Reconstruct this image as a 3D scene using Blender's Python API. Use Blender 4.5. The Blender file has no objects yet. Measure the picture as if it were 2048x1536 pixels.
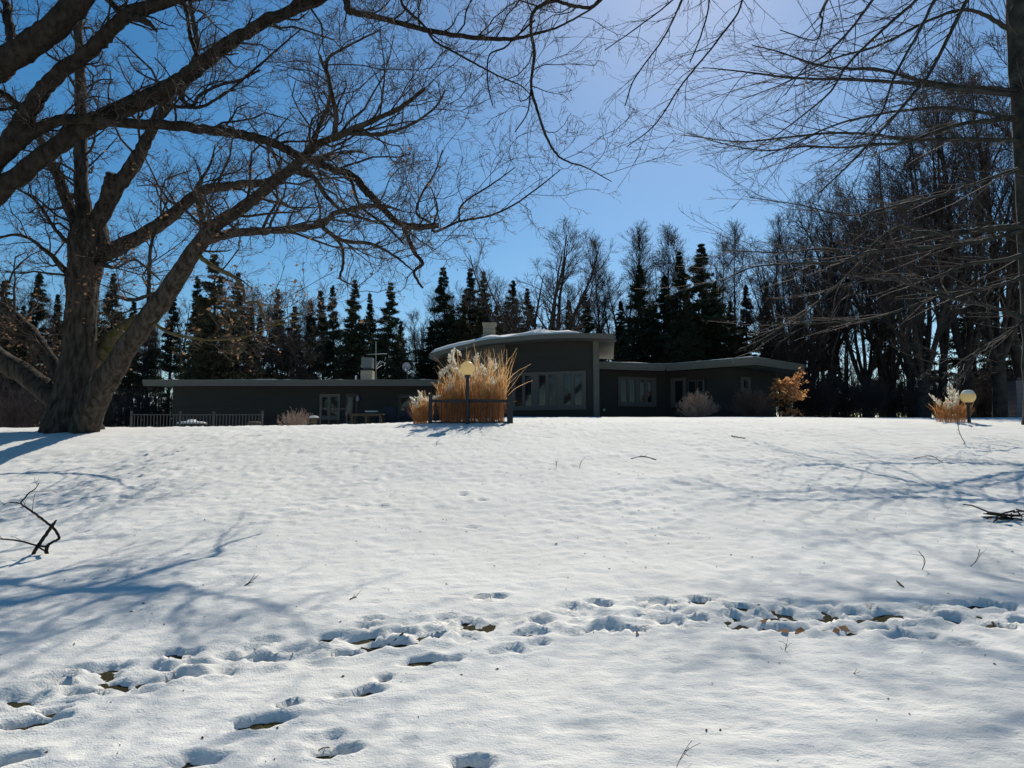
import bpy, math, random
import numpy as np
from mathutils import Vector
rng = np.random.default_rng(7)
random.seed(7)
scn = bpy.context.scene
COL = scn.collection
RAD = math.radians

# ------------------------------------------------------------------ camera
F = 1460.0                     # focal length in photograph pixels (2048 wide)
EYE = 1.6
PITCH = math.atan(117 / F)
cd = bpy.data.cameras.new('camera'); cam = bpy.data.objects.new('camera', cd); COL.objects.link(cam)
cd.sensor_width = 36; cd.lens = 36 * F / 2048; cd.clip_end = 3000; cd.clip_start = .05
cam.location = (0, 0, EYE); cam.rotation_euler = (math.pi / 2 + PITCH, 0, 0)
scn.camera = cam
# ------------------------------------------------------------------ sky, sun, exposure
SUN_EL, SUN_AZ = RAD(38.5), RAD(15.0)      # azimuth to the right of +Y
W = bpy.data.worlds.new('World'); scn.world = W; W.use_nodes = True
nt = W.node_tree; nt.nodes.clear()
sky = nt.nodes.new('ShaderNodeTexSky'); sky.sky_type = 'NISHITA'; sky.sun_disc = False
sky.sun_elevation = SUN_EL; sky.sun_rotation = SUN_AZ
sky.altitude = 200; sky.air_density = 1.0; sky.dust_density = .34; sky.ozone_density = 3.0
hsv = nt.nodes.new('ShaderNodeHueSaturation'); hsv.inputs['Saturation'].default_value = 1.34; hsv.inputs['Hue'].default_value = .493
bg = nt.nodes.new('ShaderNodeBackground'); bg.inputs[1].default_value = .093
wo = nt.nodes.new('ShaderNodeOutputWorld')
nt.links.new(sky.outputs[0], hsv.inputs['Color']); nt.links.new(hsv.outputs[0], bg.inputs[0]); nt.links.new(bg.outputs[0], wo.inputs[0])
sd = bpy.data.lights.new('sun', 'SUN'); sun = bpy.data.objects.new('sun', sd); COL.objects.link(sun)
sd.energy = 4.9; sd.angle = RAD(.55); sd.color = (1, .945, .84)
sv = Vector((math.sin(SUN_AZ) * math.cos(SUN_EL), math.cos(SUN_AZ) * math.cos(SUN_EL), math.sin(SUN_EL)))
sun.rotation_euler = sv.to_track_quat('Z', 'Y').to_euler(); sun.location = (8, 30, 40)
scn.view_settings.view_transform = 'Standard'; scn.view_settings.look = 'None'
scn.view_settings.exposure = .0; scn.view_settings.gamma = 1

# ------------------------------------------------------------------ pixel -> world
cp, sp = math.cos(PITCH), math.sin(PITCH)
def ray(px, py):
    x, u = (px - 1024) / F, (768 - py) / F
    return np.array([x, cp - u * sp, sp + u * cp])
def at(px, py, D):
    d = ray(px, py); return np.array([0, 0, EYE]) + d * (D / d[1])

# ------------------------------------------------------------------ noise
class Noise:
    def __init__(s, seed):
        s.t = np.random.default_rng(seed).random((256, 256)).astype(np.float64)
    def __call__(s, x, y):
        x = np.asarray(x, float); y = np.asarray(y, float)
        xi = np.floor(x).astype(int); yi = np.floor(y).astype(int); fx = x - xi; fy = y - yi
        fx = fx * fx * (3 - 2 * fx); fy = fy * fy * (3 - 2 * fy)
        a = s.t[xi & 255, yi & 255]; b = s.t[(xi + 1) & 255, yi & 255]; c = s.t[xi & 255, (yi + 1) & 255]; d = s.t[(xi + 1) & 255, (yi + 1) & 255]
        return (a * (1 - fx) + b * fx) * (1 - fy) + (c * (1 - fx) + d * fx) * fy * 1.0 - .5
    def fbm(s, x, y, o=4):
        r = 0; a = 1
        for i in range(o):
            r = r + a * s(x + 17.3 * i, y + 9.1 * i); x = x * 2.03; y = y * 2.03; a *= .5
        return r
N1, N2, N3 = Noise(1), Noise(2), Noise(3)

# ------------------------------------------------------------------ terrain
_ty = np.arange(-60, 700, .1)
_k = np.exp(-.5 * (np.arange(-20, 21) / 9.) ** 2); _k /= _k.sum()
def _tab(ys, zs):
    v = np.interp(_ty, ys, zs); vp = np.pad(v, 20, mode='edge'); return np.convolve(vp, _k, 'valid')
_right = _tab([-60, 0, 3, 5, 8, 12, 15, 17, 18.5, 20, 24, 30, 36, 60, 700], [-1, 0, 0, .07, .36, 1.04, 1.64, 1.96, 2.12, 2.20, 2.38, 2.66, 2.8, 2.3, 12])
_left = _tab([-60, 0, 3, 5, 8, 12, 15, 17, 18.5, 20, 24, 30, 36, 60, 700], [-1, 0, 0, .07, .36, 1.04, 1.64, 1.96, 2.10, 2.08, 1.98, 1.95, 2.0, 1.8, 12])
def base(x, y):
    x = np.asarray(x, float); y = np.asarray(y, float)
    s = np.clip((x + 6.5) / 6, 0, 1); s = s * s * (3 - 2 * s)
    z = np.interp(y, _ty, _left) * (1 - s) + np.interp(y, _ty, _right) * s
    ramp = np.clip((y - 5) / 12, 0, 1)
    z = z + (.009 * np.clip(x, -14, 0) - .002 * np.clip(x, 0, 14)) * ramp
    return z
def und(x, y):
    near = np.clip((70 - np.asarray(y)) / 40, 0, 1)
    return base(x, y) + near * (.04 * N1.fbm(np.asarray(x) * .45, np.asarray(y) * .45, 3))
def gz(x, y): return float(und(x, y))
def ground(px, py):
    d = ray(px, py); D = 2.0
    while D < 80:
        p = np.array([0, 0, EYE]) + d * (D / d[1])
        if p[2] <= gz(p[0], p[1]): return p
        D += .02
    return p

# ------------------------------------------------------------------ object helpers
def wloc(o):
    v = Vector((0, 0, 0))
    while o is not None:
        v += o.location; o = o.parent
    return np.array(v)
def link(o, parent=None):
    COL.objects.link(o)
    if parent is not None: o.parent = parent
    return o
def tag(o, label=None, cat=None, group=None, kind=None):
    if label: o['label'] = label
    if cat: o['category'] = cat
    if group: o['group'] = group
    if kind: o['kind'] = kind
    return o
def empty(name, loc, label, cat, group=None):
    o = bpy.data.objects.new(name, None); o.empty_display_size = .2; o.location = [float(v) for v in loc]
    COL.objects.link(o); return tag(o, label, cat, group)
def np_mesh(name, V, Q, mat, smooth=False):
    V = np.asarray(V, np.float32); Q = np.asarray(Q, np.int32); n = Q.shape[1]
    me = bpy.data.meshes.new(name)
    me.vertices.add(len(V)); me.vertices.foreach_set('co', V.ravel())
    me.loops.add(Q.size); me.loops.foreach_set('vertex_index', Q.ravel())
    me.polygons.add(len(Q)); me.polygons.foreach_set('loop_start', np.arange(len(Q), dtype=np.int32) * n)
    if smooth: me.polygons.foreach_set('use_smooth', np.ones(len(Q), bool))
    me.update(); me.validate()
    if mat: me.materials.append(mat)
    return me
def nobj(name, V, Q, mat, parent=None, smooth=False):
    V = np.asarray(V, float)
    if parent is not None: V = V - wloc(parent)
    return link(bpy.data.objects.new(name, np_mesh(name, V, Q, mat, smooth)), parent)
class MB:
    def __init__(s): s.v = []; s.f = []
    def add(s, V, Fc):
        o = len(s.v); s.v += [tuple(map(float, p)) for p in V]; s.f += [tuple(o + i for i in f) for f in Fc]; return s
    def box8(s, P): return s.add(P, [(0, 3, 2, 1), (4, 5, 6, 7), (0, 1, 5, 4), (1, 2, 6, 5), (2, 3, 7, 6), (3, 0, 4, 7)])
    def box(s, x0, x1, y0, y1, z0, z1):
        return s.box8([(x0, y0, z0), (x1, y0, z0), (x1, y1, z0), (x0, y1, z0), (x0, y0, z1), (x1, y0, z1), (x1, y1, z1), (x0, y1, z1)])
    def prism(s, poly, z0, z1):
        n = len(poly); V = [(p[0], p[1], z0) for p in poly] + [(p[0], p[1], z1) for p in poly]
        return s.add(V, [tuple(range(n))[::-1], tuple(range(n, 2 * n))] + [(i, (i + 1) % n, n + (i + 1) % n, n + i) for i in range(n)])
    def lathe(s, prof, c=(0, 0, 0), n=16):
        V = []; Fc = []
        for r, z in prof:
            for k in range(n):
                a = 2 * math.pi * k / n; V.append((c[0] + r * math.cos(a), c[1] + r * math.sin(a), c[2] + z))
        for i in range(len(prof) - 1):
            for k in range(n):
                Fc.append((i * n + k, i * n + (k + 1) % n, (i + 1) * n + (k + 1) % n, (i + 1) * n + k))
        Fc.append(tuple(range(n))[::-1]); Fc.append(tuple((len(prof) - 1) * n + k for k in range(n)))
        return s.add(V, Fc)
    def mesh(s, name, mat, smooth=False, bevel=0):
        me = bpy.data.meshes.new(name); me.from_pydata(s.v, [], s.f)
        import bmesh
        bm = bmesh.new(); bm.from_mesh(me); bmesh.ops.recalc_face_normals(bm, faces=bm.faces)
        if bevel: bmesh.ops.bevel(bm, geom=[e for e in bm.edges], offset=bevel, segments=1, affect='EDGES')
        bm.to_mesh(me); bm.free()
        me.materials.append(mat)
        if smooth:
            for p in me.polygons: p.use_smooth = True
        return me
    def build(s, name, mat, parent=None, smooth=False, bevel=0):
        if parent is not None:
            w = wloc(parent); s.v = [(a - w[0], b - w[1], c - w[2]) for a, b, c in s.v]
        return link(bpy.data.objects.new(name, s.mesh(name, mat, smooth, bevel)), parent)

# ------------------------------------------------------------------ materials
def mat(name, col, rough=.8, spec=.3, noise=0, scale=5, col2=None, bump=0, bscale=20, stretch=None, translucent=0, coords='Object', metallic=0):
    m = bpy.data.materials.new(name); m.use_nodes = True; t = m.node_tree; N = t.nodes; L = t.links
    b = N['Principled BSDF']; b.inputs['Roughness'].default_value = rough; b.inputs['Specular IOR Level'].default_value = spec; b.inputs['Metallic'].default_value = metallic
    b.inputs['Base Color'].default_value = (*col, 1)
    tc = N.new('ShaderNodeTexCoord'); mp = N.new('ShaderNodeMapping'); L.new(tc.outputs[coords], mp.inputs[0])
    if stretch: mp.inputs['Scale'].default_value = stretch
    if col2:
        n = N.new('ShaderNodeTexNoise'); n.inputs['Scale'].default_value = scale; n.inputs['Detail'].default_value = 5; L.new(mp.outputs[0], n.inputs[0])
        r = N.new('ShaderNodeValToRGB'); r.color_ramp.elements[0].position = .35; r.color_ramp.elements[1].position = .65
        r.color_ramp.elements[0].color = (*col, 1); r.color_ramp.elements[1].color = (*col2, 1)
        L.new(n.outputs[0], r.inputs[0]); L.new(r.outputs[0], b.inputs['Base Color'])
    if bump:
        n2 = N.new('ShaderNodeTexNoise'); n2.inputs['Scale'].default_value = bscale; n2.inputs['Detail'].default_value = 4; L.new(mp.outputs[0], n2.inputs[0])
        bp = N.new('ShaderNodeBump'); bp.inputs['Strength'].default_value = bump; bp.inputs['Distance'].default_value = .03
        L.new(n2.outputs[0], bp.inputs['Height']); L.new(bp.outputs[0], b.inputs['Normal'])
    if translucent:
        tr = N.new('ShaderNodeBsdfTranslucent'); mx = N.new('ShaderNodeMixShader'); mx.inputs[0].default_value = translucent
        if col2: L.new(r.outputs[0], tr.inputs[0])
        else: tr.inputs[0].default_value = (*col, 1)
        L.new(b.outputs[0], mx.inputs[1]); L.new(tr.outputs[0], mx.inputs[2]); L.new(mx.outputs[0], N['Material Output'].inputs[0])
    return m
M = {}
M['bark'] = mat('bark', (.024, .019, .015), .9, .1, col2=(.080, .067, .054), scale=11, bump=1.0, bscale=22, stretch=(1, 1, .25))
M['bark2'] = mat('bark_dark', (.016, .013, .010), .9, .1, col2=(.042, .034, .027), scale=9, bump=1.0, bscale=18, stretch=(1, 1, .5))
M['beech'] = mat('bark_grey', (.018, .019, .015), .85, .2, col2=(.055, .055, .045), scale=3.5, bump=.3, bscale=25)
M['twig'] = mat('twig', (.085, .062, .048), .8, .2)
M['twig_n'] = mat('twig_near', (.075, .055, .043), .75, .25)
M['twig_b'] = mat('twig_beech', (.065, .05, .042), .7, .3)
M['farbark'] = mat('bark_far', (.028, .023, .020), .9, .1, col2=(.055, .046, .039), scale=4)
M['fartwig'] = mat('twig_far', (.074, .058, .053), .85, .1)
M['moss'] = mat('moss', (.10, .085, .02), .95, .05, col2=(.16, .13, .09), scale=7, bump=1, bscale=35)
M['needle'] = mat('needle', (.042, .056, .034), .8, .15, translucent=.12)
M['needle2'] = mat('needle_brown', (.065, .062, .036), .8, .15, translucent=.15)
M['leaf'] = mat('dead_leaf', (.21, .115, .06), .8, .15, col2=(.34, .20, .11), scale=3, translucent=.45)
M['leaf_o'] = mat('orange_leaf', (.52, .24, .09), .8, .15, col2=(.68, .38, .17), scale=4, translucent=.45)
M['stem'] = mat('grass_stem', (.60, .33, .14), .8, .15, col2=(.74, .48, .24), scale=6, translucent=.55)
M['blade'] = mat('grass_blade', (.62, .34, .13), .8, .15, col2=(.76, .52, .27), scale=6, translucent=.45)
M['plume'] = mat('plume', (.78, .72, .60), .9, .05, col2=(.85, .82, .72), scale=8, translucent=.5)
M['lawn'] = mat('dead_lawn', (.04, .036, .016), .95, .1, col2=(.095, .08, .035), scale=60, bump=1, bscale=150)
M['grass'] = mat('lawn_grass', (.13, .115, .035), .85, .1, col2=(.26, .21, .09), scale=25, translucent=.3)
M['wall'] = mat('wall_paint', (.031, .0305, .0265), .75, .2, col2=(.036, .0355, .031), scale=1.5, bump=.15, bscale=8, stretch=(.3, .3, 12))
M['panel'] = mat('stucco', (.09, .086, .074), .9, .15, col2=(.105, .10, .086), scale=3, bump=.3, bscale=40)
M['trim'] = mat('trim', (.105, .105, .086), .6, .25, col2=(.118, .118, .097), scale=3)
M['frame'] = mat('window_frame', (.085, .08, .07), .6, .3)
M['chimney'] = mat('chimney_brick', (.26, .235, .185), .9, .15, col2=(.33, .30, .23), scale=6, bump=.5, bscale=14, stretch=(1, 1, 3))
M['metal'] = mat('dark_metal', (.10, .115, .12), .5, .4)
M['black'] = mat('black_paint', (.018, .02, .024), .5, .35)
M['rail'] = mat('grey_rail', (.05, .05, .05), .6, .3)
M['wood'] = mat('weathered_wood', (.075, .058, .042), .85, .15, col2=(.12, .095, .07), scale=5, stretch=(1, 8, 8))
M['dark'] = mat('dark_fabric', (.035, .037, .045), .8, .2)
M['dish'] = mat('dish_grey', (.22, .24, .28), .5, .3)
M['alum'] = mat('aluminium', (.55, .55, .53), .35, .5, metallic=.6)
M['glass'] = mat('window_glass', (.012, .014, .017), .04, .5)
M['globe'] = mat('globe', (.92, .78, .48), .35, .4, translucent=.7)
M['shed'] = mat('shed_grey', (.13, .125, .135), .8, .2)
M['twig_bush'] = mat('twig_bush', (.34, .25, .20), .8, .15)
M['twig_red'] = mat('twig_bush_brown', (.17, .11, .085), .8, .15)
# snow
def snow_mat(name, big=True):
    m = bpy.data.materials.new(name); m.use_nodes = True; t = m.node_tree; N = t.nodes; L = t.links; b = N['Principled BSDF']
    b.inputs['Base Color'].default_value = (.84, .845, .85, 1); b.inputs['Roughness'].default_value = .8; b.inputs['Specular IOR Level'].default_value = .04
    tc = N.new('ShaderNodeTexCoord')
    def nz(sc, det, st=(1, 1, 1)):
        mp = N.new('ShaderNodeMapping'); mp.inputs['Scale'].default_value = st; L.new(tc.outputs['Object'], mp.inputs[0])
        n = N.new('ShaderNodeTexNoise'); n.inputs['Scale'].default_value = sc; n.inputs['Detail'].default_value = det; L.new(mp.outputs[0], n.inputs[0]); return n
    a = nz(85, 4); c = nz(22, 4, (1, 1.5, 1)); 
    b1 = N.new('ShaderNodeBump'); b1.inputs['Strength'].default_value = .55; b1.inputs['Distance'].default_value = .012; L.new(a.outputs[0], b1.inputs['Height'])
    b2 = N.new('ShaderNodeBump'); b2.inputs['Strength'].default_value = .32; b2.inputs['Distance'].default_value = .022; L.new(c.outputs[0], b2.inputs['Height']); L.new(b1.outputs[0], b2.inputs['Normal'])
    L.new(b2.outputs[0], b.inputs['Normal'])
    d = nz(.9, 4); r = N.new('ShaderNodeValToRGB'); r.color_ramp.elements[0].color = (.745, .722, .665, 1); r.color_ramp.elements[1].color = (.812, .786, .725, 1)
    r.color_ramp.elements[0].position = .35; r.color_ramp.elements[1].position = .6
    L.new(d.outputs[0], r.inputs[0]); L.new(r.outputs[0], b.inputs['Base Color'])
    return m
M['snow'] = snow_mat('snow')

# ------------------------------------------------------------------ snow ground with the trampled trail
def axis(a, b, step, lo, hi, g=1.09):
    xs = list(np.arange(a, b, step)); s = step
    x = xs[-1]
    while x < hi: s *= g; x += s; xs.append(x)
    s = step; x = xs[0]; pre = []
    while x > lo: s *= g; x -= s; pre.append(x)
    return np.array(pre[::-1] + xs)
gx = axis(-8.2, 8.2, .033, -600, 600, 1.07)
rows = [2.6]
while rows[-1] < 24: rows.append(rows[-1] + max(.0225, .006 * rows[-1]))
s_ = .12
while rows[-1] < 650: s_ *= 1.09; rows.append(rows[-1] + s_)
pre = []; s_ = .03; y_ = 2.6
while y_ > -50: s_ *= 1.25; y_ -= s_; pre.append(y_)
gy = np.array(pre[::-1] + rows)
X, Y = np.meshgrid(gx, gy)
Z = und(X, Y)
fade = np.clip((30 - np.abs(Y)) / 8, 0, 1) * np.clip((20 - np.abs(X)) / 6, 0, 1)
Z0 = Z.copy()
# wind-crusted, dimpled surface (stronger higher on the bank, where the crust has melted into small cups)
amp = .38 + .62 * np.clip((Y - 7.5) / 3, 0, 1)
rip = N2.fbm(X * 7.5 + .8 * N1(X * 2, Y * 2) + .5 * Y, Y * 13., 3)
cup = np.abs(N3.fbm(X * 4.5 + .3 * Y, Y * 8.5, 3))
Z += fade * amp * (.022 * rip + .022 * cup) * (.55 + 1.1 * np.clip(.5 + N1.fbm(X * .7 + 9, Y * .8, 2), 0, 1))
Z += fade * .013 * N3.fbm(X * 12, Y * 17, 2)
# trampled band
tp = [(-260, 1440), (0, 1400), (350, 1335), (700, 1290), (1000, 1248), (1300, 1228), (1700, 1238), (2048, 1228), (2300, 1225)]
TB = np.array([ground(*q)[:2] for q in tp])
ty = np.interp(X, TB[:, 0], TB[:, 1])
bw = .33
band = np.exp(-((Y - ty) / bw) ** 2)
Z += band * (.070 * N1.fbm(X * 4.4 + 5, Y * 7.0, 4) - .008) + band * .018 * N3.fbm(X * 22, Y * 24, 2)
Z -= band * .03 * np.abs(N2.fbm(X * 4.4, Y * 7, 3))
# single prints: px, py, length m, width m, depth m, heading (0 = along x)
prints = [(62, 1450, .34, .13, .13, .5), (100, 1425, .22, .10, .07, .4), (28, 1518, .26, .12, .09, .6), (180, 1388, .22, .10, .13, .2), (215, 1335, .30, .11, .07, .2),
 (345, 1308, .26, .12, .08, .2), (362, 1352, .30, .11, .13, .3), (395, 1330, .2, .1, .07, 0), (150, 1340, .2, .1, .06, 0), (520, 1318, .2, .07, .07, .6), (570, 1298, .26, .10, .05, .2),
 (470, 1312, .22, .1, .05, 0), (690, 1308, .2, .09, .125, .3), (790, 1288, .48, .17, .135, .1), (740, 1275, .28, .12, .11, 0), (745, 1242, .24, .09, .06, 0), (865, 1272, .34, .12, .13, .2), (800, 1262, .2, .1, .09, 0),
 (840, 1325, .30, .14, .135, .2), (900, 1320, .24, .13, .08, .3), (935, 1243, .22, .13, .10, .9), (895, 1236, .24, .10, .06, 0), (990, 1194, .22, .11, .10, 0), (963, 1197, .14, .1, .12, 0),
 (1020, 1300, .36, .13, .06, .2), (715, 1388, .32, .13, .13, .4), (772, 1358, .16, .09, .09, .7), (525, 1446, .34, .13, .135, .5), (580, 1412, .14, .08, .09, .8), (670, 1503, .22, .10, .11, .2), (650, 1485, .3, .14, .05, 0),
 (390, 1522, .3, .15, .08, .2), (945, 1532, .26, .12, .08, 0), (936, 1448, .05, .04, .035, 0), (1130, 1213, .24, .1, .06, 0), (1195, 1208, .24, .13, .10, -.3), (1190, 1257, .24, .10, .12, .1), (1236, 1258, .26, .12, .09, 0),
 (1270, 1262, .2, .09, .12, 0), (1085, 1240, .22, .11, .05, 0), (1290, 1200, .28, .1, .06, 0), (1330, 1205, .3, .11, .07, -.2), (1398, 1200, .26, .14, .11, -.3), (1428, 1206, .1, .08, .09, 0), (1475, 1214, .3, .10, .08, -.1),
 (1340, 1245, .28, .12, .06, 0), (1450, 1232, .26, .11, .06, 0), (1520, 1233, .22, .10, .06, 0), (1555, 1258, .42, .14, .13, 0), (1560, 1222, .26, .12, .08, -.5), (1600, 1253, .24, .1, .08, 0), (1655, 1208, .3, .09, .07, 0),
 (1665, 1230, .16, .1, .06, 0), (1700, 1222, .22, .1, .06, 0), (1737, 1216, .10, .09, .09, 0), (1775, 1224, .26, .1, .07, 0), (1738, 1238, .2, .1, .06, 0), (1800, 1272, .3, .12, .07, .3), (1760, 1255, .2, .1, .06, 0),
 (1900, 1232, .18, .13, .10, 0), (1955, 1208, .3, .1, .07, 0), (2005, 1212, .28, .12, .08, -.3), (2042, 1240, .24, .12, .08, 0), (1990, 1248, .3, .11, .09, -.4), (1925, 1285, .2, .1, .05, 0), (1850, 1275, .3, .12, .05, .2),
 (1700, 1262, .2, .1, .05, 0), (1400, 1238, .22, .1, .05, 0), (1480, 1250, .24, .1, .05, .1), (250, 1365, .3, .12, .06, .2), (90, 1375, .3, .12, .05, .2), (430, 1345, .25, .12, .05, .2), (620, 1300, .3, .12, .05, .1),
 (740, 962, .34, .13, .06, 0), (735, 1255, .2, .1, .08, 0), (928, 988, .16, .1, .06, 0), (965, 1000, .18, .1, .06, 0), (940, 1056, .24, .1, .05, 0), (508, 873, .5, .15, .06, 0), (565, 882, .3, .12, .05, 0), (1355, 945, .2, .1, .04, 0), (1065, 967, .12, .1, .04, 0),
 (115, 912, .45, .2, .06, 0), (60, 925, .3, .15, .05, 0), (215, 960, .3, .14, .05, 0), (285, 905, .4, .14, .05, 0), (170, 972, .3, .14, .04, 0), (340, 940, .25, .12, .04, 0), (365, 950, .2, .12, .05, 0), (430, 938, .3, .12, .04, 0), (600, 905, .3, .12, .05, 0), (710, 905, .3, .12, .05, 0),
 (570, 992, .25, .1, .04, 0), (785, 1104, .22, .09, .035, 0), (870, 890, .3, .12, .04, 0), (1150, 934, .25, .12, .05, 0), (1090, 876, .4, .15, .05, 0), (1200, 1078, .2, .08, .03, 0), (1150, 1080, .2, .08, .03, 0)]
for k in range(85):      # the smaller scuffs along the trail
    px = rng.uniform(-20, 2070); py = np.interp(px, [q[0] for q in tp], [q[1] for q in tp]) + rng.normal(0, 20)
    prints.append((px, py, rng.uniform(.12, .26), rng.uniform(.06, .11), rng.uniform(.025, .06), rng.normal(0, .5)))
for k in range(60):      # melt cups and old tracks on the bank
    px = rng.uniform(0, 900) if k < 40 else rng.uniform(0, 2048); py = rng.uniform(862, 1010)
    prints.append((px, py, rng.uniform(.12, .32), rng.uniform(.07, .12), rng.uniform(.02, .045), rng.normal(0, .3)))
BARE = []
wx = .075 * N1.fbm(X * 9, Y * 9, 4); wy = .075 * N2.fbm(X * 9, Y * 9, 4)
crumb = N3.fbm(X * 30, Y * 30, 2)
for (px, py, ln, wd, dp, hd) in prints:
    g = ground(px, py); ln *= .84; wd *= .80
    ix = np.where(np.abs(gx - g[0]) < 1.0)[0]; iy = np.where(np.abs(gy - g[1]) < 1.0)[0]
    if len(ix) == 0 or len(iy) == 0: continue
    sl = np.s_[iy[0]:iy[-1] + 1, ix[0]:ix[-1] + 1]
    dx = X[sl] + wx[sl] - g[0]; dy = Y[sl] + wy[sl] - g[1]; c, s = math.cos(hd), math.sin(hd)
    u = (c * dx + s * dy) / (ln * .56); v = (-s * dx + c * dy) / (wd * .72); q = np.sqrt(u * u + v * v)
    dp = dp * .66
    Z[sl] -= dp * (1 / (1 + np.exp((q - .86) * 11))) * (1 + .5 * N3.fbm(X[sl] * 14, Y[sl] * 14, 2))
    Z[sl] += .016 * crumb[sl] * np.exp(-((q - .8) / .4) ** 2)
    Z[sl] += .012 * min(1, dp / .05) * np.exp(-((q - 1.45) / .33) ** 2)
    if dp >= .12 * .66: BARE.append((g[0], g[1], ln, wd, hd))
Z = np.maximum(Z, Z0 - .082)
nx, ny = len(gx), len(gy)
V = np.stack([X, Y, Z], -1).reshape(-1, 3)
I = np.arange(nx * ny).reshape(ny, nx)
Q = np.stack([I[:-1, :-1], I[:-1, 1:], I[1:, 1:], I[1:, :-1]], -1).reshape(-1, 4)
tag(nobj('snow_ground', V, Q, M['snow'], None, True), kind='structure')
# lawn under the snow, bared at the bottom of the deepest prints
lx = np.arange(-8, 8.01, .09); ly = np.arange(2.4, 9.01, .09); LX, LY = np.meshgrid(lx, ly)
LZ = und(LX, LY) - .042 + .018 * N3.fbm(LX * 6, LY * 6, 3)
I = np.arange(LX.size).reshape(LX.shape)
tag(nobj('lawn', np.stack([LX, LY, LZ], -1).reshape(-1, 3), np.stack([I[:-1, :-1], I[:-1, 1:], I[1:, 1:], I[1:, :-1]], -1).reshape(-1, 4), M['lawn'], None, True), kind='structure')
def lawn_z(x, y): return float(und(x, y)) - .042
V = []; Q = []
for (x, y, ln, wd, hd) in BARE:
    n = int(9000 * ln * wd)
    for k in range(n):
        a = rng.uniform(0, 2 * math.pi); r = math.sqrt(rng.random()) * .42; u = r * math.cos(a) * ln; v = r * math.sin(a) * wd
        px = x + u * math.cos(hd) - v * math.sin(hd); py = y + u * math.sin(hd) + v * math.cos(hd); z = lawn_z(px, py) - .004
        an = rng.uniform(0, 2 * math.pi); l = rng.uniform(.02, .06); t = rng.uniform(.05, .5); w = .0025
        dx, dy = math.cos(an), math.sin(an); o = len(V)
        V += [(px - dy * w, py + dx * w, z), (px + dy * w, py - dx * w, z), (px + dx * l, py + dy * l, z + l * t)]; Q.append((o, o + 1, o + 2))
tag(nobj('grass_blades', V, Q, M['grass']), 'flattened olive grass showing in the bottoms of the prints', 'grass', kind='stuff')

# ------------------------------------------------------------------ tubes and branching
def nrm(a): return a / np.maximum(np.linalg.norm(a, axis=-1, keepdims=True), 1e-9)
def tubes(P, R, sides, rough=0, rs=3., furrow=0):
    """P (N,n,3) polylines, R (N,n) radii -> verts, quads"""
    N, n, _ = P.shape
    T = np.empty_like(P); T[:, 1:-1] = P[:, 2:] - P[:, :-2]; T[:, 0] = P[:, 1] - P[:, 0]; T[:, -1] = P[:, -1] - P[:, -2]; T = nrm(T)
    m = nrm(P[:, -1] - P[:, 0]); ref = np.where(np.abs(m[:, 2:3]) > .75, np.array([[1., .2, 0]]), np.array([[0., 0, 1]]))[:, None, :]
    A = nrm(np.cross(T, np.broadcast_to(ref, T.shape))); B = np.cross(T, A)
    ang = np.arange(sides) * 2 * math.pi / sides
    rr = np.repeat(R[:, :, None], sides, 2)
    if rough:
        arc = np.concatenate([np.zeros((N, 1)), np.cumsum(np.linalg.norm(np.diff(P, axis=1), axis=-1), 1)], 1)
        off = np.arange(N)[:, None, None] * 7.7
        ca = np.cos(ang)[None, None, :] * 1.6; sa = np.sin(ang)[None, None, :] * 1.6
        k = N1.fbm(arc[:, :, None] * rs + off, ca + 3 + 0 * arc[:, :, None], 3) + N2.fbm(arc[:, :, None] * rs + off, sa + 5 + 0 * arc[:, :, None], 3)
        rr = rr * (1 + rough * k)
    if furrow:
        arc = np.concatenate([np.zeros((N, 1)), np.cumsum(np.linalg.norm(np.diff(P, axis=1), axis=-1), 1)], 1)[:, :, None]
        w = .35 * N2.fbm(arc * 3.1 + 0 * ang, np.cos(ang)[None, None, :] * 2 + 0 * arc, 2)
        aa = (ang[None, None, :] + w) * np.maximum(3, np.round(sides / 8)) / (2 * math.pi) * 2
        k = np.abs(N3.fbm(aa * 1.3 + 11, arc * 2.4 + aa * .6, 2)) + .35 * N1(aa * 3.1, arc * 7)
        rr = rr + furrow * (k - .25)
    V = P[:, :, None, :] + rr[..., None] * (np.cos(ang)[None, None, :, None] * A[:, :, None, :] + np.sin(ang)[None, None, :, None] * B[:, :, None, :])
    I = np.arange(N * n * sides).reshape(N, n, sides); J = np.roll(I, -1, 2)
    Q = np.stack([I[:, :-1], J[:, :-1], J[:, 1:], I[:, 1:]], -1).reshape(-1, 4)
    return V.reshape(-1, 3), Q
def cat(parts):
    Vs = []; Qs = []; o = 0
    for v, q in parts: Vs.append(v); Qs.append(q + o); o += len(v)
    return np.concatenate(Vs), np.concatenate(Qs)
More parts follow.
